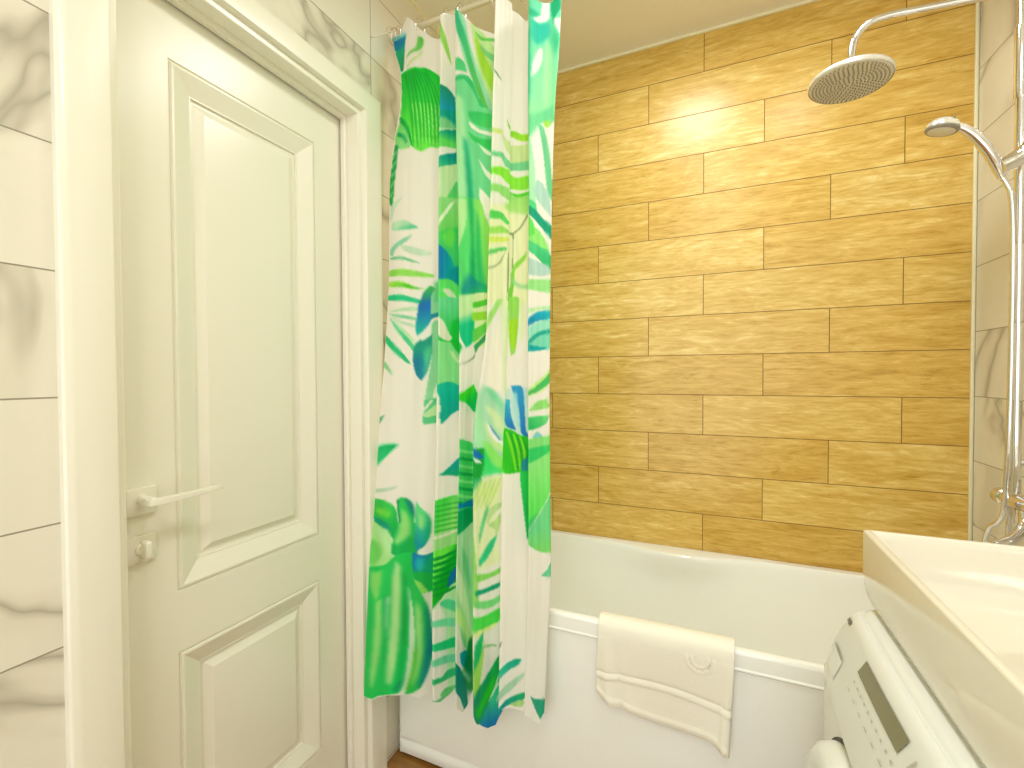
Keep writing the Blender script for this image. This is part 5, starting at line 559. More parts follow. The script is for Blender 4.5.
('E',(90, 205, 140),(90, 205, 140),[[5.034,1.7053],[5.237,1.6962],[5.275,1.6696],[5.07,1.6814]],None,0),
('E',(150, 225, 130),(150, 225, 130),[[4.94,1.6414],[5.316,1.6269],[5.559,1.6017],[5.701,1.573],[5.323,1.5813],[4.946,1.5957]],None,0),
('E',(110, 215, 100),(110, 215, 100),[[4.937,1.6682],[5.143,1.6498],[5.216,1.6154],[5.047,1.6062],[4.944,1.6091]],None,0),
('E',(25, 155, 125),(25, 155, 125),[[4.934,1.6951],[5.24,1.6774],[5.48,1.6577],[5.824,1.6346],[5.798,1.5998],[5.554,1.6232],[5.279,1.6454],[5.004,1.6702]],None,0),
('E',(90, 205, 140),(60, 180, 120),[[4.911,1.6015],[5.392,1.5817],[5.667,1.5727],[5.774,1.5514],[5.817,1.5106],[5.572,1.5317],[5.294,1.5516],[4.914,1.58]],[5.118,1.5826,5.708,1.5379],0),
('E',(185, 215, 208),(185, 215, 208),[[4.917,1.5532],[5.33,1.5411],[5.675,1.5323],[5.749,1.5111],[5.336,1.5035],[4.922,1.5076]],None,0),
('E',(160, 225, 150),(160, 225, 150),[[4.925,1.4836],[5.131,1.4917],[5.407,1.4945],[5.821,1.4944],[5.829,1.4592],[5.413,1.4623],[4.927,1.4676]],None,0),
('E',(195, 232, 190),(195, 232, 190),[[4.93,1.4089],[5.348,1.4204],[5.8,1.4269],[5.802,1.4134],[5.418,1.4126],[4.929,1.3956]],None,0),
('E',(20, 140, 185),(40, 180, 195),[[4.928,1.3716],[5.174,1.3985],[5.453,1.41],[5.802,1.4107],[5.769,1.392],[5.349,1.3829],[5.069,1.3688],[4.928,1.3556]],[5.069,1.3742,5.697,1.4081],0),
('E',(160, 225, 205),(160, 225, 205),[[4.928,1.353],[5.349,1.3802],[5.804,1.3918],[5.807,1.3621],[5.421,1.3536],[5.068,1.3369],[4.927,1.3211]],None,0),
('E',(130, 215, 190),(130, 215, 190),[[4.926,1.3184],[5.421,1.3482],[5.808,1.3567],[5.778,1.311],[5.352,1.3053],[4.926,1.3024]],None,0),
('E',(40, 165, 150),(40, 165, 150),[[4.926,1.3157],[5.174,1.3424],[5.456,1.3563],[5.807,1.3621],[5.773,1.3515],[5.457,1.3456],[5.21,1.3318],[5.033,1.3156]],None,0),
('E',(20, 165, 170),(20, 165, 170),[[4.927,1.3211],[5.245,1.3159],[5.707,1.311],[5.423,1.304],[4.926,1.2998]],None,0),
('E',(200, 235, 160),(200, 235, 160),[[4.994,1.1936],[5.247,1.2173],[5.535,1.2358],[5.784,1.2572],[5.823,1.225],[5.537,1.1984],[5.067,1.183]],None,0),
('E',(80, 185, 105),(80, 185, 105),[[4.958,1.1883],[5.248,1.2066],[5.535,1.2251],[5.821,1.2491],[5.823,1.225],[5.537,1.2037],[5.248,1.1907],[4.958,1.183]],None,0),
('E',(150, 220, 130),(150, 220, 130),[[5.066,1.1432],[5.284,1.1667],[5.648,1.1741],[5.755,1.1526],[5.355,1.1453]],None,0),
('E',(55, 185, 110),(110, 210, 130),[[4.921,1.122],[5.282,1.1295],[5.752,1.1298],[5.641,1.11],[5.352,1.0975],[5.064,1.093],[4.92,1.0982]],[5.065,1.1088,5.606,1.1234],0),
('E',(130, 205, 210),(130, 205, 210),[[5.171,1.0742],[5.315,1.0896],[5.493,1.0758],[5.35,1.0683]],None,0),
('E',(140, 222, 135),(140, 222, 135),[[4.92,1.0664],[5.422,1.0734],[5.816,1.078],[5.812,1.0487],[5.241,1.0422],[4.92,1.0426]],None,0),
('E',(60, 200, 110),(60, 200, 110),[[4.92,1.04],[5.812,1.0513],[5.738,1.0245],[5.239,1.0104],[4.919,1.003]],None,0),
('E',(150, 232, 140),(100, 225, 100),[[4.919,0.9977],[5.417,1.0177],[5.846,1.0382],[5.833,0.9482],[5.546,0.8932],[5.3,0.8656],[5.056,0.8407],[4.918,0.8349]],[5.415,0.9992,5.161,0.8611],0),
('E',(120, 215, 150),(130, 215, 120),[[4.917,0.8088],[5.265,0.8553],[5.511,0.8855],[5.831,0.9323],[5.844,0.7701],[5.505,0.769],[5.232,0.7796],[5.023,0.7965],[4.917,0.8035]],[5.16,0.8297,5.573,0.7752],0),
('E',(40, 180, 120),(40, 180, 120),[[4.918,0.8349],[5.161,0.8637],[5.336,0.8759],[5.091,0.8353],[4.952,0.8091]],None,1),
('E',(110, 200, 160),(110, 200, 160),[[5.449,0.7079],[5.612,0.7227],[5.807,0.7489],[5.816,0.7059]],None,0),
('E',(50, 160, 130),(50, 160, 130),[[5.191,0.3912],[5.426,0.3819],[5.811,0.3822],[5.763,0.3496],[5.62,0.3303],[5.446,0.3505]],None,0),
]
# ---------------------------------------------------------------- room shell
def slab(name, x0, x1, y0, y1, z0, z1, m): return struct(box(name, x0, x1, y0, y1, z0, z1, m))
W, H, L = ROOM_W, ROOM_H, ROOM_L
slab('floor', -.25, W+.1, -L-.1, .1, -.1, 0, M_FLOOR)
slab('ceiling', -.25, W+.1, -L-.1, .1, H, H+.1, M_CEIL)
slab('wall_back', 0, W, 0, .1, 0, H, M_WOOD)
slab('wall_right', W, W+.1, -L, .1, 0, H, M_RIGHT)
# left wall with the door opening
DY0, DY1, DZ = -1.413, -.826, 2.002         # clear opening
bm = bmesh.new()
add_box(bm, -.12, 0, -L, DY0-.02, 0, H); add_box(bm, -.12, 0, DY1+.02, .1, 0, H); add_box(bm, -.12, 0, DY0-.02, DY1+.02, DZ+.02, H)
struct(from_bm('wall_left', bm, M_LEFT))
# dark hall beyond the door is closed by a plain wall
slab('wall_hall', -.25, -.2, -L, .1, 0, H, M_JAMB)
struct(box('trim_1', W-.009, W, -.009, 0, 0.56, H, M_TRIM, None, .002))
bm = bmesh.new()
add_box(bm, 0, W, -.008, 0, H-.009, H); add_box(bm, 0, .008, -L, 0, H-.009, H); add_box(bm, W-.008, W, -L, 0, H-.009, H)
struct(from_bm('trim_2', bm, M_TRIM))

# ---------------------------------------------------------------- door frame (casing and jamb)
def sweep_frame(profile, name, m, parent=None):
    """profile = [(distance outward from opening edge, x)], swept up one side, over the head and down the other"""
    V, F = [], []; n = len(profile)
    for (y, z, sy, sz) in ((DY0, 0, -1, 0), (DY0, DZ, -1, 1), (DY1, DZ, 1, 1), (DY1, 0, 1, 0)):
        for d, x in profile: V.append((x, y+sy*d, z+sz*d*(.85 if d > .03 else 1)))
    for i in range(3):
        for k in range(n-1):
            F.append((i*n+k, i*n+k+1, (i+1)*n+k+1, (i+1)*n+k))
    o = mesh(name, V, F, m, parent)
    bm = bmesh.new(); bm.from_mesh(o.data); bmesh.ops.recalc_face_normals(bm, faces=bm.faces); bm.to_mesh(o.data); bm.free()
    autosmooth(o, 28); return o
prof = [(.0, -.10), (.0, -.002), (.0015, .001), (.004, .002), (.013, .0025), (.0145, .0015), (.0155, .0025), (.017, .013), (.019, .0165), (.022, .0175),
        (.05, .0175), (.074, .0175), (.083, .017), (.087, .0155), (.090, .012), (.090, -.001)]
casing = struct(sweep_frame(prof, 'trim_3', M_JAMB))
# door stop bead inside the jamb (rebate the leaf closes against)
stop = [(-.012, -.052), (-.012, -.040), (-.010, -.037), (-.006, -.036), (.0005, -.036)]
struct(sweep_frame(stop, 'trim_4', M_JAMB))

# ---------------------------------------------------------------- door leaf
LX = -.058
LY0, LY1, LZ0, LZ1 = DY0+.003, DY1-.003, .008, DZ-.004
def leaf_mesh():
    """front face with two moulded panels, plus edges and back"""
    panels = [(-1.300, -.930, .795, 1.882), (-1.300, -.930, .185, .668)]
    # (inset, depth offset in x)
    pr = [(0, 0), (.0015, -.0035), (.004, -.004), (.006, .0015), (.010, .002), (.048, -.013), (.051, -.013), (.0515, -.0185), (.056, -.0185), (.063, -.0165), (.076, -.0085), (.080, -.008)]
    V, F = [], []
    ys = [LY0, panels[0][0], panels[0][1], LY1]; zs = [LZ0, panels[1][2], panels[1][3], panels[0][2], panels[0][3], LZ1]
    idx = {}
    def v(y, z, x=LX):
        V.append((x, y, z)); return len(V)-1
    g = [[v(y, z) for z in zs] for y in ys]
    for i in range(3):
        for j in range(5):
            if i == 1 and j in (1, 3): continue
            F.append((g[i][j], g[i+1][j], g[i+1][j+1], g[i][j+1]))
    for (y0, y1, z0, z1) in panels:
        prev = None
        for d, dx in pr:
            ring = [v(y0+d, z0+d, LX+dx), v(y1-d, z0+d, LX+dx), v(y1-d, z1-d, LX+dx), v(y0+d, z1-d, LX+dx)]
            if prev:
                for k in range(4): F.append((prev[k], prev[(k+1)%4], ring[(k+1)%4], ring[k]))
            prev = ring
        F.append(tuple(prev))
    # edges and back
    xb = LX-.04
    a = [v(LY0, LZ0), v(LY1, LZ0), v(LY1, LZ1), v(LY0, LZ1)]; b = [v(LY0, LZ0, xb), v(LY1, LZ0, xb), v(LY1, LZ1, xb), v(LY0, LZ1, xb)]
    for k in range(4): F.append((a[k], b[k], b[(k+1)%4], a[(k+1)%4]))
    F.append((b[3], b[2], b[1], b[0]))
    return V, F
door = mesh('door_1', *leaf_mesh(), M_PAINT); struct(door)
bm = bmesh.new(); bm.from_mesh(door.data); bmesh.ops.remove_doubles(bm, verts=bm.verts, dist=1e-5); bmesh.ops.recalc_face_normals(bm, faces=bm.faces); bm.to_mesh(door.data); bm.free()
autosmooth(door, 16)
# lever handle, rosette, thumb turn
hy, hz = -1.364, 1.000
bm = bmesh.new(); add_box(bm, LX, LX+.009, hy-.026, hy+.026, hz-.026, hz+.026, .002, 2)
ros = from_bm('handle_rosette', bm, M_SATIN, door); autosmooth(ros, 40)
v1 = tube_geo([(LX+.005, hy, hz+.003), (LX+.046, hy, hz+.003)], [.010, .009], 20)
lev = mesh('door_handle', *v1, M_SATIN, door); autosmooth(lev)
def lever():
    V, F = [], []; sec = []
    pts = [(LX+.036, hy-.012, .0065), (LX+.048, hy-.010, .0065), (LX+.053, hy+.010, .006), (LX+.053, hy+.05, .0055), (LX+.052, hy+.09, .005), (LX+.050, hy+.128, .0042)]
    bm = bmesh.new()
    hw = [.011, .010, .009, .0085, .008, .0075]
    for (x, y, t), w_ in zip(pts, hw):
        sec.append([bm.verts.new((x-w_*.9, y, hz+.003-t)), bm.verts.new((x+w_*.6, y, hz+.003-t)), bm.verts.new((x+w_*.6, y, hz+.003+t)), bm.verts.new((x-w_*.9, y, hz+.003+t))])
    for a, b in zip(sec, sec[1:]):
        for k in range(4): bm.faces.new((a[k], a[(k+1)%4], b[(k+1)%4], b[k]))
    bm.faces.new(sec[0][::-1]); bm.faces.new(sec[-1])
    bmesh.ops.bevel(bm, geom=list(bm.edges), offset=.0012, segments=2, affect='EDGES')
    return bm
lv = from_bm('handle_lever', lever(), M_SATIN, door); autosmooth(lv, 30)
tz = .908
bm = bmesh.new(); add_box(bm, LX, LX+.008, hy-.026, hy+.024, tz-.026, tz+.026, .002, 2)
tp = from_bm('lock_plate', bm, M_SATIN, door); autosmooth(tp, 40)
bm = bmesh.new(); add_box(bm, LX+.007, LX+.030, hy-.006, hy+.006, tz-.017, tz+.017, .005, 4)
tt = from_bm('thumb_turn', bm, M_SATIN, door); autosmooth(tt, 40)
lathe('thumb_turn_collar', [(0, 0), (.013, 0), (.013, .004), (.011, .006), (0, .006)], (LX+.008, hy, tz), (1, 0, 0), M_SATIN, door, 28)

# ---------------------------------------------------------------- bathtub
TX0, TX1, TY0, TY1, TZ = .004, W-.004, -.690, -.003, .588
tub = thing('bathtub', 'white acrylic bathtub with flat front panel along the wood-look tiled wall', 'bathtub', (.85, -.345, 0))
NC = 10
def rrect(x0, x1, y0, y1, r, z, ledge=0, n_long=40):
    pts = []
    def arc(cx, cy, a0):
        for k in range(NC+1):
            a = a0+math.pi/2*k/NC; pts.append([cx+r*math.cos(a), cy+r*math.sin(a)])
    def side(ax, ay, bx, by, n):
        for k in range(1, n): t = k/n; pts.append([ax+(bx-ax)*t, ay+(by-ay)*t])
    arc(x1-r, y1-r, 0); side(x1-r, y1, x0+r, y1, n_long); arc(x0+r, y1-r, math.pi/2); side(x0, y1-r, x0, y0+r, 10)
    arc(x0+r, y0+r, math.pi); side(x0+r, y0, x1-r, y0, n_long); arc(x1-r, y0+r, 1.5*math.pi); side(x1, y0+r, x1, y1-r, 10)
    out = []
    for x, y in pts:
        if ledge and y > (y0+y1)/2:
            t = (x-.83)/.29
            if abs(t) < 1: y -= ledge*(math.cos(t*math.pi)*.5+.5)**.8
        out.append((x, y, z))
    return out
rings = []
o_ = .004
rings.append(rrect(TX0+o_, TX1-o_, TY0+o_, TY1, .012, TZ-.052))
rings.append(rrect(TX0, TX1, TY0+.001, TY1, .012, TZ-.051))
rings.append(rrect(TX0, TX1, TY0-.002, TY1, .014, TZ-.048)); rings.append(rrect(TX0, TX1, TY0-.002, TY1, .014, TZ-.045)); rings.append(rrect(TX0, TX1, TY0+.0005, TY1, .014, TZ-.042)); rings.append(rrect(TX0, TX1, TY0+.0005, TY1, .014, TZ-.039)); rings.append(rrect(TX0, TX1, TY0+.0005, TY1, .014, TZ-.012))
rings.append(rrect(TX0, TX1, TY0+.001, TY1, .014, TZ-.008))
rings.append(rrect(TX0, TX1, TY0+.004, TY1, .014, TZ-.002))
rings.append(rrect(TX0+.002, TX1-.002, TY0+.009, TY1, .014, TZ))
rings.append(rrect(TX0+.06, TX1-.07, TY0+.016, TY1-.030, .10, TZ, .046))
rings.append(rrect(TX0+.063, TX1-.073, TY0+.019, TY1-.033, .10, TZ-.002, .049))
rings.append(rrect(TX0+.067, TX1-.077, TY0+.023, TY1-.036, .10, TZ-.007, .050))
rings.append(rrect(TX0+.075, TX1-.083, TY0+.030, TY1-.041, .10, TZ-.022, .046))
rings.append(rrect(TX0+.095, TX1-.092, TY0+.042, TY1-.046, .10, TZ-.06, .022))
rings.append(rrect(TX0+.11, TX1-.10, TY0+.055, TY1-.054, .10, TZ-.11))
rings.append(rrect(TX0+.17, TX1-.13, TY0+.10, TY1-.09, .12, TZ-.27))
rings.append(rrect(TX0+.22, TX1-.15, TY0+.12, TY1-.11, .13, TZ-.36))
rings.append(rrect(TX0+.27, TX1-.18, TY0+.16, TY1-.15, .12, TZ-.405))
rings.append(rrect(TX0+.36, TX1-.26, TY0+.24, TY1-.23, .08, TZ-.415))
V, F = [], []; n = len(rings[0])
for r in rings: V += [(x, y, z-.022*(y-TY0)/.68*max(0, min(1, (z-.40)/.12))) for x, y, z in r]
for i in range(len(rings)-1):
    for k in range(n): F.append((i*n+k, i*n+(k+1)%n, (i+1)*n+(k+1)%n, (i+1)*n+k))
F.append(tuple((len(rings)-1)*n+k for k in range(n)))
o = mesh('tub_shell', V, F, M_ACRYL, tub); autosmooth(o, 32)
# front panel, slightly bowed frame with a raised border at the foot
def front_panel():
    bm = bmesh.new(); y = TY0+.0045
    prof = [(.012, .006), (.030, 0), (.046, 0), (.052, .004), (.060, .006), (.064, .0015), (.075, 0), (.30, -.001), (.50, 0), (TZ-.05, 0)]
    xs = [TX0+.010, TX0+.016, TX0+.03, .10, .4, .8, 1.2, 1.6, TX1-.004]; rows = []
    for z, d in prof:
        rows.append([bm.verts.new((x, y+(d if x > .03 else 0)+(.012 if x < TX0+.012 else (.004 if x < TX0+.02 else 0)), max(z, .012))) for x in xs])
    for a, b in zip(rows, rows[1:]):
        for k in range(len(xs)-1): bm.faces.new((a[k], a[k+1], b[k+1], b[k]))
    # return along the left end and the foot
    le = [bm.verts.new((TX0+.010, y+.05, r[0].co.z)) for r in rows]
    for i in range(len(rows)-1): bm.faces.new((le[i], rows[i][0], rows[i+1][0], le[i+1]))
    ft = [bm.verts.new((v.co.x, y+.05, v.co.z)) for v in rows[0]]
    for k in range(len(xs)-1): bm.faces.new((ft[k], ft[k+1], rows[0][k+1], rows[0][k]))
    return bm
o = from_bm('front_panel', front_panel(), M_ACRYL, tub); autosmooth(o, 40)
for x in (.12, .85, 1.58):
    tube('foot', [(x, -.62, 0), (x, -.62, .17)], .018, M_CHROME, tub, 14)

# ---------------------------------------------------------------- towel
def towel():
    NU, NV = 130, 110; V, F = [], []
    path = [(-.628, .470), (-.636, .530), (-.650, .578), (-.664, .594), (-.680, .599), (-.694, .594), (-.701, .582), (-.704, .555), (-.702, .50), (-.699, .45), (-.700, .40), (-.702, .33)]
    P = [Vector((p[0], p[1], 0)) for p in path]; S = spline(P, 10)
    cum = [0]
    for a, b in zip(S, S[1:]): cum.append(cum[-1]+(b-a).length)
    ys = np.array([p.x for p in S]); zs = np.array([p.y for p in S]); cum = np.array(cum)
    for i in range(NU+1):
        u = i/NU
        zb = .392-.030*u-.012*math.sin(u*math.pi*1.1)**2 - (.014*max(0, (u-.86)/.14) if u > .86 else 0) + .016*max(0, (.14-u)/.14)**1.5
        lend = np.interp(-zb, -zs[55:], cum[55:])
        for j in range(NV+1):
            v = j/NV; d = lend*v
            y = np.interp(d, cum, ys); z = np.interp(d, cum, zs)
            x = .680+.320*u
            hang = max(0, min(1, (.57-z)/.2))
            x += -.010*hang*(1-u)**2*math.sin(v*2.6) - .016*hang*u**4
            out = 0
            # woven band near the hem
            hb = z-(.455-.016*u)-.010*math.sin(u*3)
            if z < .56:
                out += .0035*math.exp(-(hb/.004)**2) - .0025*math.exp(-((hb-.011)/.005)**2)
                out += .003*math.exp(-((z-zb-.012)/.005)**2)
                # folds gathered at the left edge
                out += .010*math.exp(-((u-.05-.35*(.56-z))/.045)**2)*hang - .006*math.exp(-((u-.13-.45*(.56-z))/.035)**2)*hang
                out += .012*math.exp(-((u-.98)/.03)**2)*hang + .006*math.sin(u*7+1)*hang
                # embossed round emblem
                rx, rz = x-.925, z-.556; r = math.hypot(rx, rz)
                if rz < .012:
                    out += .0018*(math.exp(-((r-.030)/.0028)**2)+math.exp(-((r-.020)/.0022)**2)) - .0008*math.exp(-((r-.025)/.002)**2)
            V.append((x, y-out, z))
    for i in range(NU):
        for j in range(NV):
            a = i*(NV+1)+j; F.append((a, a+NV+1, a+NV+2, a+1))
    o = mesh('bath_towel', V, F, M_TERRY)
    s = o.modifiers.new('thickness', 'SOLIDIFY'); s.thickness = .007; s.offset = -1
    return o
tag(towel(), 'white terry towel with embossed emblem draped over the front rim of the bathtub', 'towel')

# ---------------------------------------------------------------- shower curtain
def hermite(xk, Y, xq):
    """cubic interpolation along axis 0 of Y at xq (xk ascending)"""
    xk = np.asarray(xk, float); Y = np.asarray(Y, float)
    d = np.diff(Y, axis=0)/np.diff(xk)[:, None]
    T = np.zeros_like(Y); T[1:-1] = (d[1:]+d[:-1])/2; T[0] = d[0]; T[-1] = d[-1]
    i = np.clip(np.searchsorted(xk, xq)-1, 0, len(xk)-2); h = (xk[i+1]-xk[i]); t = ((xq-xk[i])/h)[:, None]; h = h[:, None]
    return (2*t**3-3*t**2+1)*Y[i]+(t**3-2*t**2+t)*h*T[i]+(-2*t**3+3*t**2)*Y[i+1]+(t**3-t**2)*h*T[i+1]
S_CTRL = np.array([k+f for k in range(6) for f in (0, .225, .495, .75, .87)]+[6.0])
def srgb2lin(c): return np.where(c <= .04045, c/12.92, ((c+.055)/1.055)**2.4)
def smooth_poly(p):
    p = [np.array(q, float) for q in p]; n = len(p); out = []
    sc_ = np.array([20., 450.])      # compare in roughly equal units
    def tan(i):
        a, b, c = p[i-1], p[i], p[(i+1) % n]; u = (b-a)*sc_; v = (c-b)*sc_
        lu, lv_ = np.hypot(*u)+1e-9, np.hypot(*v)+1e-9
        if (u@v)/(lu*lv_) < -.15: return np.zeros(2)
        t = (c-a)/2; m_ = min(lu, lv_)/max(np.hypot(*(t*sc_)), 1e-9)
        return t*min(1, m_)
    T = [tan(i) for i in range(n)]
    for i in range(n):
        a, b, ta, tb = p[i], p[(i+1) % n], T[i], T[(i+1) % n]
        for k in range(5):
            t = k/5; out.append((2*t**3-3*t**2+1)*a+(t**3-2*t**2+t)*ta+(-2*t**3+3*t**2)*b+(t**3-t**2)*tb)
    return np.array(out)
def inside(px, py, poly):
    r = np.zeros(px.shape, bool); n = len(poly)
    for i in range(n):
        x1, y1 = poly[i]; x2, y2 = poly[(i+1) % n]
        if y1 == y2: continue
        c = ((y1 > py) != (y2 > py)) & (px < (x2-x1)*(py-y1)/(y2-y1)+x1)
        r ^= c
    return r
def curtain(parent):
    ncol = [62, 26, 42, 34, 40, 34]; s = []
    for k, nc in enumerate(ncol):
        s += list(k+np.linspace(0, .75, nc, endpoint=False)); s += list(k+np.linspace(.75, 1, 9, endpoint=False))
    s.append(6.0); s = np.array(s); NR = 960
    lev = np.array(CUR_LEV)[::-1]; ctl = np.array(CUR_CTRL)[::-1]          # ascending z
    X = hermite(S_CTRL, ctl[:, :, 0].T, s); Y = hermite(S_CTRL, ctl[:, :, 1].T, s)   # (cols, levels)
    tp = np.array(CUR_TOP); hm = np.array(CUR_HEM)
    ztop = np.interp(s, tp[:, 0], tp[:, 1]); zhem = np.interp(s, hm[:, 0], hm[:, 1])
    T = np.linspace(0, 1, NR); Z = ztop[:, None]+(zhem-ztop)[:, None]*T[None]       # (cols, rows)
    XX = np.empty_like(Z); YY = np.empty_like(Z)
    for i in range(len(s)):
        XX[i] = hermite(lev, X[i][:, None], Z[i])[:, 0]; YY[i] = hermite(lev, Y[i][:, None], Z[i])[:, 0]
    fr = s % 1
    wr = .0010*np.sin(s[:, None]*23+Z*2.0+np.sin(Z*3.1)*1.5)*np.clip(np.sin(np.clip(fr/.75, 0, 1)*math.pi), 0, 1)[:, None]
    wr += .0004*np.sin(s[:, None]*41+Z*5.0)*np.clip(np.sin(np.clip(fr/.75, 0, 1)*math.pi), 0, 1)[:, None]
    YY += wr*np.where(s < 1, 1.6, .3)[:, None]
    # printed pattern
    SE = np.where(fr > .745, np.floor(s)+.745, s)[:, None]+0*Z
    SE[-1] = 5.745
    col = np.empty(Z.shape+(3,)); col[:] = (.955, .953, .930)
    rng = np.random.RandomState(3)
    ph = rng.rand(6)*6
    tex = .5+.25*np.sin(SE*31+ph[0]+np.sin(Z*9+ph[1])*1.3)+.15*np.sin(SE*19+Z*17+ph[2])+.1*np.sin(Z*61+SE*13+ph[3])
    G = {'A': (0, 1), 'B': (1, 2), 'C': (2, 3), 'D': (3, 5), 'E': (5, 6.1)}
    zr = np.linspace(0, 1, NR)
    for g, c1, c2, pts, gr, soft in PRINT:
        a, b = G[g]; ci = np.where((s >= a) & (s < b))[0]
        if not len(ci): continue
        poly = smooth_poly(pts); zmin, zmax = poly[:, 1].min(), poly[:, 1].max(); smin, smax = poly[:, 0].min(), poly[:, 0].max()
        ci = ci[(SE[ci, 0] >= smin) & (SE[ci, 0] <= smax)]
        if not len(ci): continue
        sub = np.ix_(ci, range(NR)); px, pz = SE[sub], Z[sub]
        msk = (pz >= zmin) & (pz <= zmax)
        if not msk.any(): continue
        ii, jj = np.where(msk); ins = inside(px[ii, jj], pz[ii, jj], poly); ii, jj = ii[ins], jj[ins]
        c1 = np.array(c1)/255.; c2 = np.array(c2)/255.
        if gr:
            d = np.array([(gr[2]-gr[0])*.05, gr[3]-gr[1]]); L2 = d@d+1e-9
            t = np.clip(((px[ii, jj]-gr[0])*.05*d[0]+(pz[ii, jj]-gr[1])*d[1])/L2, 0, 1)
        else: t = np.zeros(len(ii))
        c = c1+(c2-c1)*t[:, None]
        c = c*(.98+.07*tex[ci[ii], jj])[:, None]
        if soft:
            mk = np.zeros(Z.shape); mk[ci[ii], jj] = 1; cc = np.zeros(col.shape); cc[ci[ii], jj] = c
            a0, a1 = max(ci[ii].min()-6, 0), ci[ii].max()+7; b0, b1 = max(jj.min()-10, 0), jj.max()+11
            m_ = mk[a0:a1, b0:b1].copy(); w_ = cc[a0:a1, b0:b1].copy()
            for _ in range(5):
                for q in (m_, w_):
                    p_ = q.copy(); q[:, 1:-1] = p_[:, 1:-1]*.4+(p_[:, 2:]+p_[:, :-2])*.3
                    p_ = q.copy(); q[1:-1] = p_[1:-1]*.4+(p_[2:]+p_[:-2])*.3
            ok = ((s[a0:a1] >= a) & (s[a0:a1] < b))[:, None, None]
            al = np.where(ok, m_[..., None], 0)*.9
            col[a0:a1, b0:b1] = col[a0:a1, b0:b1]*(1-al)+np.where(m_[..., None] > 1e-4, w_/np.maximum(m_[..., None], 1e-4), 0)*al
        else: col[ci[ii], jj] = c
    # slight bleed so the print looks like watercolour on cloth
    for _ in range(1):
        k = col.copy(); k[:, 1:-1] = col[:, 1:-1]*.5+(col[:, 2:]+col[:, :-2])*.25; k[1:-1] = k[1:-1]*.6+(k[2:]+k[:-2])*.2; col = k
    sat = 1.14; lum = col.mean(axis=2, keepdims=True); col = np.clip(lum+(col-lum)*sat, 0.0, 1)
    nC = len(s); verts = np.stack([XX, YY, Z], -1).reshape(-1, 3)
    a = (np.arange(nC-1)[:, None]*NR+np.arange(NR-1)[None]).ravel()
    faces = np.stack([a, a+1, a+NR+1, a+NR], 1)
    me = bpy.data.meshes.new('curtain_cloth'); me.vertices.add(len(verts)); me.vertices.foreach_set('co', verts.ravel())
    me.loops.add(faces.size); me.loops.foreach_set('vertex_index', faces.ravel())
    me.polygons.add(len(faces)); me.polygons.foreach_set('loop_start', np.arange(0, faces.size, 4)); me.polygons.foreach_set('loop_total', np.full(len(faces), 4))
    me.update(calc_edges=True); me.polygons.foreach_set('use_smooth', np.ones(len(faces), bool))
    at = me.color_attributes.new('print', 'FLOAT_COLOR', 'POINT')
    L4 = np.ones((nC*NR, 4)); L4[:, :3] = srgb2lin(col.reshape(-1, 3)); at.data.foreach_set('color', L4.ravel())
    m = mat('printed_curtain_cloth', rough=.55, spec=.3); nt = m.node_tree
    n = nt.nodes.new('ShaderNodeAttribute'); n.attribute_name = 'print'; b = nt.nodes['Principled BSDF']
    nt.links.new(n.outputs['Color'], b.inputs['Base Color'])
    tr = nt.nodes.new('ShaderNodeBsdfTranslucent'); nt.links.new(n.outputs['Color'], tr.inputs['Color'])
    mx = nt.nodes.new('ShaderNodeMixShader'); mx.inputs[0].default_value = .25
    out = [q for q in nt.nodes if q.type == 'OUTPUT_MATERIAL'][0]
    nt.links.new(b.outputs[0], mx.inputs[1]); nt.links.new(tr.outputs[0], mx.inputs[2]); nt.links.new(mx.outputs[0], out.inputs[0])
    me.materials.append(m); o = bpy.data.objects.new('shower_curtain', me); C.objects.link(o)
    return o
cur = curtain(None)
tag(cur, 'white shower curtain printed with green and blue tropical leaves, hanging in folds from the rod', 'curtain')

# ---------------------------------------------------------------- curtain rod, rings, cord
RY, RZ = -.665, 2.331
rod = thing('curtain_rod', 'off-white metal curtain rod running between the side walls under the ceiling', 'curtain rod', (0, RY, RZ))
tube('rod_tube', [(.004, RY, RZ), (1.0, RY, RZ)], .0080, M_ROD, rod)
tube('rod_inner_tube', [(.98, RY, RZ), (W-.004, RY, RZ)], .0066, M_ROD, rod)
for x, d in ((0.0, 1), (W, -1)):
    lathe('flange', [(0, 0.0), (.026, 0.0), (.026, .004), (.018, .009), (.014, .022), (0, .022)], (x, RY, RZ), (d, 0, 0), M_ROD, rod, 28)
ring_x = [.022, .040, .058, .115, .215, .262, .375, .455, .50, .56]
def ring_mesh(x, name='curtain_ring'):
    pts = []
    for k in range(25):
        a = 2*math.pi*k/24; pts.append((x+.003*math.sin(a), RY-.006+.024*math.cos(a), RZ-.013+.024*math.sin(a)))
    return tube(name, pts, .0016, M_CHROME, None, 8, False)
base_ring = ring_mesh(0)
ORD = ['first', 'second', 'third', 'fourth', 'fifth', 'sixth', 'seventh', 'eighth', 'ninth', 'tenth']
for i, x in enumerate(ring_x):
    r = base_ring if i == 0 else base_ring.copy()
    if i: C.objects.link(r)
    r.location.x = x
    tag(r, '%s chrome curtain ring counted from the left wall along the rod' % ORD[i], 'curtain ring', 'rings on the curtain rod')
cord = tube('hanging_cord', spline([(.004, -.765, 2.262), (.012, -.742, 2.280), (.020, -.715, 2.302), (.024, -.694, 2.320), (.024, RY-.010, RZ+.006)], 6), .0016, M_CORD, None, 8)
tag(cord, 'thin white cord from the tiled wall above the door frame to the curtain rod end', 'cord')

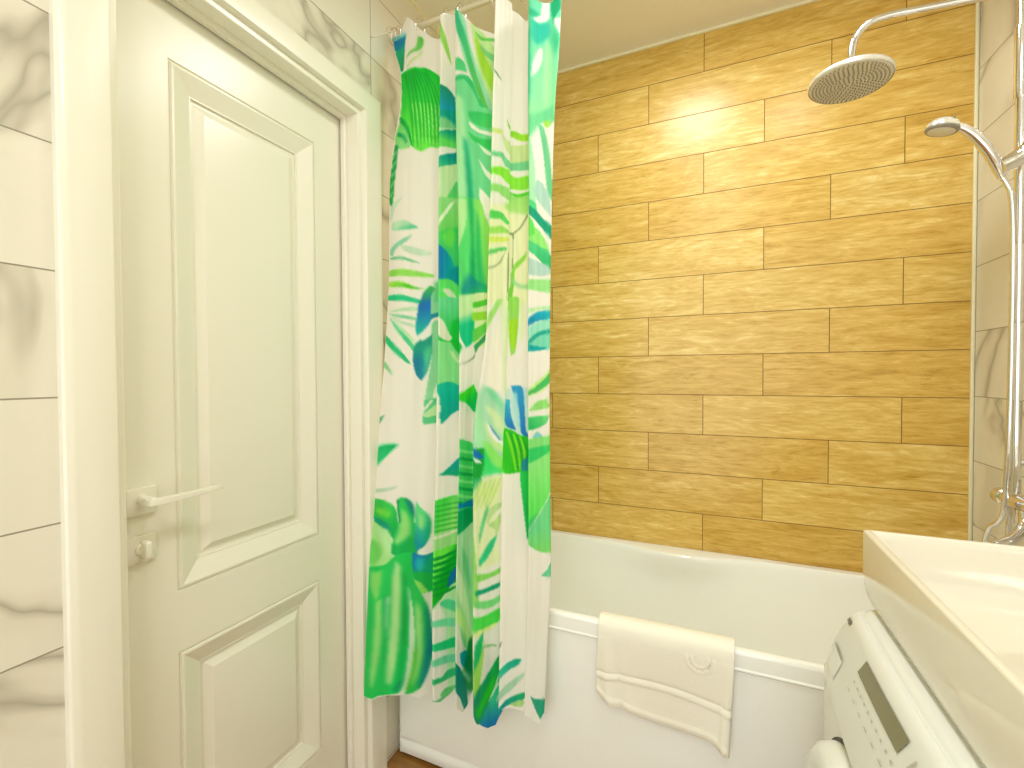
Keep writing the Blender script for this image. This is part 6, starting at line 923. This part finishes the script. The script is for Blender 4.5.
# ---------------------------------------------------------------- shower column
PX, PY = W-.066, -.367
col_ = thing('shower_column', 'chrome shower column with round overhead rain shower on the right wall', 'shower', (PX, PY, .93))
top_z = 2.155
arm = spline([(PX, PY, 2.05), (PX, PY, 2.10), (PX-.001, PY, 2.140), (PX-.012, PY, 2.157), (PX-.035, PY, 2.161), (PX-.10, PY, 2.164), (PX-.19, PY, 2.170), (1.372, PY, 2.175), (1.325, PY, 2.168), (1.300, PY, 2.142), (1.291, PY, 2.108), (1.289, PY, 2.064)], 8)
tube('riser_pipe', [(PX+.0, PY, .945), (PX, PY, 2.06)], .0105, M_CHROME, col_, 24)
tube('upper_sleeve', [(PX, PY, 1.90), (PX, PY, 2.07)], .0135, M_CHROME, col_, 24)
tube('shower_arm', arm, .0095, M_CHROME, col_, 20)
HC = Vector((1.287, PY, 2.030)); HA = Vector((.050, .035, 1)).normalized()
head = lathe('rain_shower_head', [(0, .034), (.014, .034), (.018, .026), (.020, .016), (.040, .011), (.080, .009), (.092, .006), (.096, .001), (.096, -.005), (.0935, -.008)], HC, HA, M_PEARL, col_, 56)
def nozzles():
    ref = Vector((1, 0, 0)); N = (ref-HA*ref.dot(HA)).normalized(); B = HA.cross(N); gs = []
    for q in range(1, 11):
        r = q*.0084; cnt = int(q*5.2)
        for k in range(cnt):
            a = 2*math.pi*(k+.5*(q % 2))/cnt; p = HC+(N*math.cos(a)+B*math.sin(a))*r
            gs.append(lathe_geo([(.0023, -.0085), (.0018, -.0125), (0, -.0127)], p, HA, 6))
    return join(*gs)
fv, ff = lathe_geo([(.093, -.006), (.090, -.009), (0, -.009)], HC, HA, 56); nv, nf = nozzles()
face = mesh('spray_face', *join((fv, ff), (nv, nf)), M_FACE, head); face.data.materials.append(M_NOZZ)
for i, p in enumerate(face.data.polygons): p.material_index = 0 if i < len(ff) else 1
autosmooth(face, 40)
for z in (1.93, 1.02):
    tube('wall_bracket', [(PX, PY, z), (W, PY, z)], .008, M_CHROME, col_, 16)
    lathe('bracket_rosette', [(0, 0), (.022, 0), (.022, .006), (.012, .010), (0, .010)], (W, PY, z), (-1, 0, 0), M_CHROME, col_, 28)
# sliding holder for the hand shower
hold = tube('handset_holder', [(PX+.004, PY-.060, 1.775), (PX, PY-.046, 1.766), (PX-.012, PY-.036, 1.752), (PX-.034, PY-.036, 1.736), (PX-.058, PY-.044, 1.724)], [.014, .018, .019, .019, .0165], M_CHROME, col_, 20)
# mixer
mix_z = .925
mx_ = thing('bath_mixer', 'chrome thermostatic bath mixer on the right wall below the riser pipe', 'mixer tap', (PX, PY, mix_z))
lathe('mixer_body', [(0, -.165), (.019, -.165), (.021, -.158), (.021, -.116), (.0165, -.112), (.0165, .032), (.020, .036), (.020, .060), (.017, .066), (0, .066)], (PX, PY, mix_z), (0, 1, 0), M_CHROME, mx_, 36)
for dy in (-.115, .030):
    tube('wall_union', [(PX, PY+dy, mix_z), (W, PY+dy, mix_z)], .012, M_CHROME, mx_, 18)
    lathe('union_rosette', [(0, 0), (.032, 0), (.030, .006), (.016, .014), (0, .014)], (W, PY+dy, mix_z), (-1, 0, 0), M_CHROME, mx_, 30)
tube('spout', spline([(PX, PY-.04, mix_z-.012), (PX-.01, PY-.06, mix_z-.045), (PX-.05, PY-.10, mix_z-.070), (PX-.10, PY-.13, mix_z-.082)], 6), [.012]*19, M_CHROME, mx_, 18)
tube('diverter_knob', [(PX, PY-.02, mix_z-.015), (PX, PY-.02, mix_z-.050)], [.011, .009], M_CHROME, mx_, 18)
tube('hose_outlet', [(PX, PY+.022, mix_z-.01), (PX, PY+.022, mix_z-.05)], .009, M_CHROME, mx_, 16)

# ---------------------------------------------------------------- hand shower and hose
hs = thing('hand_shower', 'chrome hand shower with small round head resting in the holder on the riser', 'hand shower', (1.575, -.41, 1.72))
hp = spline([(1.582, -.400, 1.706), (1.571, -.408, 1.726), (1.554, -.418, 1.755), (1.535, -.426, 1.782), (1.512, -.433, 1.808), (1.488, -.438, 1.826), (1.468, -.441, 1.834)], 6)
tube('handle', hp, [.0095+.0030*math.sin(math.pi*min(1, i/30)) for i in range(len(hp))], M_CHROME, hs, 24)
HD = Vector((1.455, -.443, 1.828)); A2 = Vector((.24, -.04, 1)).normalized()
hh = lathe('spray_head', [(0, .021), (.012, .0205), (.022, .017), (.030, .008), (.032, .000), (.031, -.005), (.028, -.008)], HD, A2, M_PEARL, hs, 40)
lathe('face_rim', [(.0325, -.001), (.0328, -.005), (.030, -.0085), (.0265, -.009)], HD, A2, mat('grey_rim', (140,134,120), .3), hh, 40)
lathe('spray_plate', [(.027, -.0085), (.025, -.0098), (0, -.0098)], HD, A2, M_FACE, hh, 40)
bm = bmesh.new()
for dx in (-.002, .006): add_box(bm, HD.x+.008+dx-.0015, HD.x+.008+dx+.0015, HD.y-.024, HD.y-.020, HD.z+.008, HD.z+.014)
from_bm('spray_marks', bm, M_MARK, hh)
hose = spline([(1.583, -.399, 1.704), (1.592, -.398, 1.685), (1.599, -.400, 1.655), (1.602, -.402, 1.55), (1.602, -.403, 1.316), (1.601, -.402, 1.12), (1.600, -.396, .985), (1.600, -.388, .905), (1.600, -.362, .868),
               (1.600, -.329, .846), (1.600, -.306, .80), (1.600, -.300, .74), (1.603, -.312, .70), (1.612, -.335, .70), (1.622, -.345, .76), (PX, PY+.022, .83), (PX, PY+.022, .882)], 10)
tube('shower_hose', hose, .0060, M_CHROME, hs, 12)

# ---------------------------------------------------------------- washing machine
wm = thing('washing_machine', 'white front-loading washing machine standing under the washbasin beside the bathtub', 'washing machine', (1.40, -1.12, 0))
YF, YN, YC = -.822, -1.420, -1.12
def bow(y): return ((y-YC)/.30)**2
def body():
    bm = bmesh.new(); add_box(bm, 1.150, 1.655, YN+.01, YF-.004, .02, .682, .008, 3); add_box(bm, 1.22, 1.655, YN+.02, YF-.055, .67, .816, .006, 2)
    return bm
b_ = from_bm('cabinet', body(), M_APPL, wm); autosmooth(b_, 50)
def panel_pt(j, t):
    """j = height parameter 0..1 (foot of panel to back of top), t = 0 far end .. 1 near end"""
    prof = [(0, .140, .700, 0), (.03, .128, .700, 0), (.06, .124, .703, 0), (.10, .124, .708, 0), (.30, .130, .745, .010), (.45, .137, .778, .022), (.60, .146, .812, .038), (.66, .150, .826, .046),
            (.70, .154, .836, .052), (.74, .160, .843, .056), (.78, .166, .8455, .058), (.80, .169, .8435, .058), (.82, .171, .8435, .058), (.84, .174, .848, .059), (.88, .181, .851, .060), (1, .30, .853, .062)]
    a = np.array(prof); x = 1.010+.008*min(1, j/.7)+np.interp(j, a[:, 0], a[:, 1]); z = np.interp(j, a[:, 0], a[:, 2])-.030; e = np.interp(j, a[:, 0], a[:, 3])
    y0, y1 = YF-e, YN+e; y = y0+(y1-y0)*t
    # round both ends back towards the cabinet
    d = min(t, 1-t)*(y0-y1); R = .030
    back = 0 if d > R else (R-math.sqrt(max(0, R*R-(R-d)**2)))*.9
    k = max(0, 1-j*.6)
    return (x+bow(y)*.016*k+back, y, z)
JS = [0, .03, .06, .10, .15, .2, .25, .30, .35, .4, .45, .5, .55, .60, .66, .70, .74, .76, .78, .79, .80, .82, .83, .84, .86, .88, .92, 1.0]
TS = [0, .002, .006, .012, .02, .03, .045] + [.07+.86*k/24 for k in range(25)] + [.955, .97, .98, .988, .994, .998, 1]
V = [panel_pt(j, t) for j in JS for t in TS]; nT = len(TS)
F = [(i*nT+k, i*nT+k+1, (i+1)*nT+k+1, (i+1)*nT+k) for i in range(len(JS)-1) for k in range(nT-1)]
cp = mesh('control_panel', V, F, M_PANEL, wm)
for tt_ in (0, nT-1):
    pass
bm = bmesh.new(); bm.from_mesh(cp.data)
be = [e for e in bm.edges if e.is_boundary]; r = bmesh.ops.extrude_edge_only(bm, edges=be)
for v in r['geom']:
    if isinstance(v, bmesh.types.BMVert): v.co.x = max(v.co.x+.06, v.co.x)
bmesh.ops.recalc_face_normals(bm, faces=bm.faces); bm.to_mesh(cp.data); bm.free(); autosmooth(cp, 40)
def surf_patch(y0, y1, j0, j1, off=.0012, n=10, slant=0):
    """patch lying on the panel between two heights; slant shifts y with height"""
    V, F = [], []
    def P(y, j):
        e = np.interp(j, [0, .10, .30, .45, .60, .66], [0, 0, .010, .022, .038, .046]); a, b = YF-e, YN+e
        return Vector(panel_pt(j, (y-a)/(b-a)))
    for i in range(n+1):
        for j in (j0, j1):
            p = P(y0+(y1-y0)*i/n+(slant if j == j1 else 0), j); V.append(p+Vector((-off, 0, off*.25)))
    for i in range(n): F.append((2*i, 2*i+1, 2*i+3, 2*i+2))
    return V, F
mesh('display', *surf_patch(-1.012, -1.180, .55, .665, .0014, 12, -.012), M_DISP, cp, False)
mesh('brand_mark', *join(surf_patch(-.893, -.901, .665, .695, .0014, 2), surf_patch(-.903, -.913, .66, .695, .0014, 2)), M_MARK, cp, False)
# detergent drawer grip
V, F = surf_patch(-.862, -.925, .22, .44, .0012, 8, -.02)
mesh('drawer_grip', V, F, M_APPL, cp)
mesh('grip_shadow_line', *surf_patch(-.885, -.942, .435, .455, .002, 8, 0), mat('grip_shadow_grey', (170,166,150), .5), cp)  # shadow at the grip's upper edge, painted as a grey strip
gs = [surf_patch(-1.012-.018*k, -1.018-.018*k, .475, .49, .0013, 1) for k in range(14)] + [surf_patch(-1.0-.03*k, -1.012-.03*k, .39, .40, .0013, 1) for k in range(9)] + [surf_patch(-1.205-.012*k, -1.2085-.012*k, .56, .64, .0013, 1, -.01) for k in range(3)]
mesh('panel_print', *join(*gs), mat('pale_print', (196,190,176), .5), cp, False)
dc = Vector((1.150, -1.085, .422))
ring = lathe('door_ring', [(.232, -.002), (.232, .010), (.226, .028), (.210, .040), (.190, .043), (.172, .036), (.160, .018)], dc, (-1, 0, 0), M_APPL, wm, 64)
lathe('door_glass', [(.162, .018), (.13, .010), (.10, -.02), (0, -.03)], dc, (-1, 0, 0), mat('door_glass', (96,100,98), .05), ring, 48)
lathe('door_gap_shade', [(.238, -.001), (.238, .003), (.232, .003)], dc, (-1, 0, 0), M_DARK, ring, 64)  # dark ring painted in for the shade in the gap around the door
for x in (1.20, 1.60):
    for y in (YF-.06, YN+.06):
        lathe('foot', [(0, 0), (.022, 0), (.022, .012), (.012, .016), (.012, .024)], (x, y, 0), (0, 0, 1), M_DARK, wm, 16)

# ---------------------------------------------------------------- washbasin
wb = thing('washbasin', 'large rectangular cream ceramic washbasin over the washing machine on the right wall', 'washbasin', (1.45, -1.18, .8275))
BX0, BX1, BY1, BY0, BZ = 1.206, W-.001, -.842, -1.48, .950
def rr(x0, x1, y0, y1, r, z):
    pts = []
    for cx, cy, a0 in ((x1-r, y1-r, 0), (x0+r, y1-r, .5), (x0+r, y0+r, 1), (x1-r, y0+r, 1.5)):
        for k in range(7): a = (a0+.5*k/6)*math.pi; pts.append((cx+r*math.cos(a), cy+r*math.sin(a), z))
    return pts
bot = .8275
R = [rr(BX0+.006, BX1, BY0+.07, BY1-.060, .012, bot), rr(BX0+.002, BX1, BY0+.05, BY1-.046, .010, bot+.003), rr(BX0, BX1, BY0+.03, BY1-.024, .008, .838), rr(BX0, BX1, BY0+.008, BY1-.006, .008, .851), rr(BX0, BX1, BY0, BY1, .007, .866), rr(BX0, BX1, BY0, BY1, .007, BZ-.004),
     rr(BX0+.001, BX1, BY0+.001, BY1-.001, .007, BZ-.001), rr(BX0+.004, BX1-.002, BY0+.004, BY1-.004, .006, BZ), rr(BX0+.010, BX1-.10, BY0+.010, BY1-.010, .006, BZ),
     rr(BX0+.013, BX1-.103, BY0+.013, BY1-.013, .008, BZ-.003), rr(BX0+.016, BX1-.106, BY0+.017, BY1-.018, .012, BZ-.012), rr(BX0+.028, BX1-.115, BY0+.040, BY1-.034, .02, .884),
     rr(BX0+.036, BX1-.122, BY0+.055, BY1-.044, .03, .875), rr(BX0+.055, BX1-.135, BY0+.075, BY1-.062, .04, .870), rr(BX0+.15, BX1-.20, BY0+.20, BY1-.20, .04, .866)]
V, F = [], []; n = len(R[0])
for r in R: V += r
for i in range(len(R)-1):
    for k in range(n): F.append((i*n+k, i*n+(k+1)%n, (i+1)*n+(k+1)%n, (i+1)*n+k))
F.append(tuple((len(R)-1)*n+k for k in range(n))); F.append(tuple(range(n-1, -1, -1)))
o = mesh('basin_bowl', V, F, M_CERAM, wb); autosmooth(o, 60)
lathe('drain', [(0, .002), (.028, .002), (.030, .0005), (.030, -.001)], (1.38, -1.16, .8665), (0, 0, 1), M_CHROME, wb, 28)
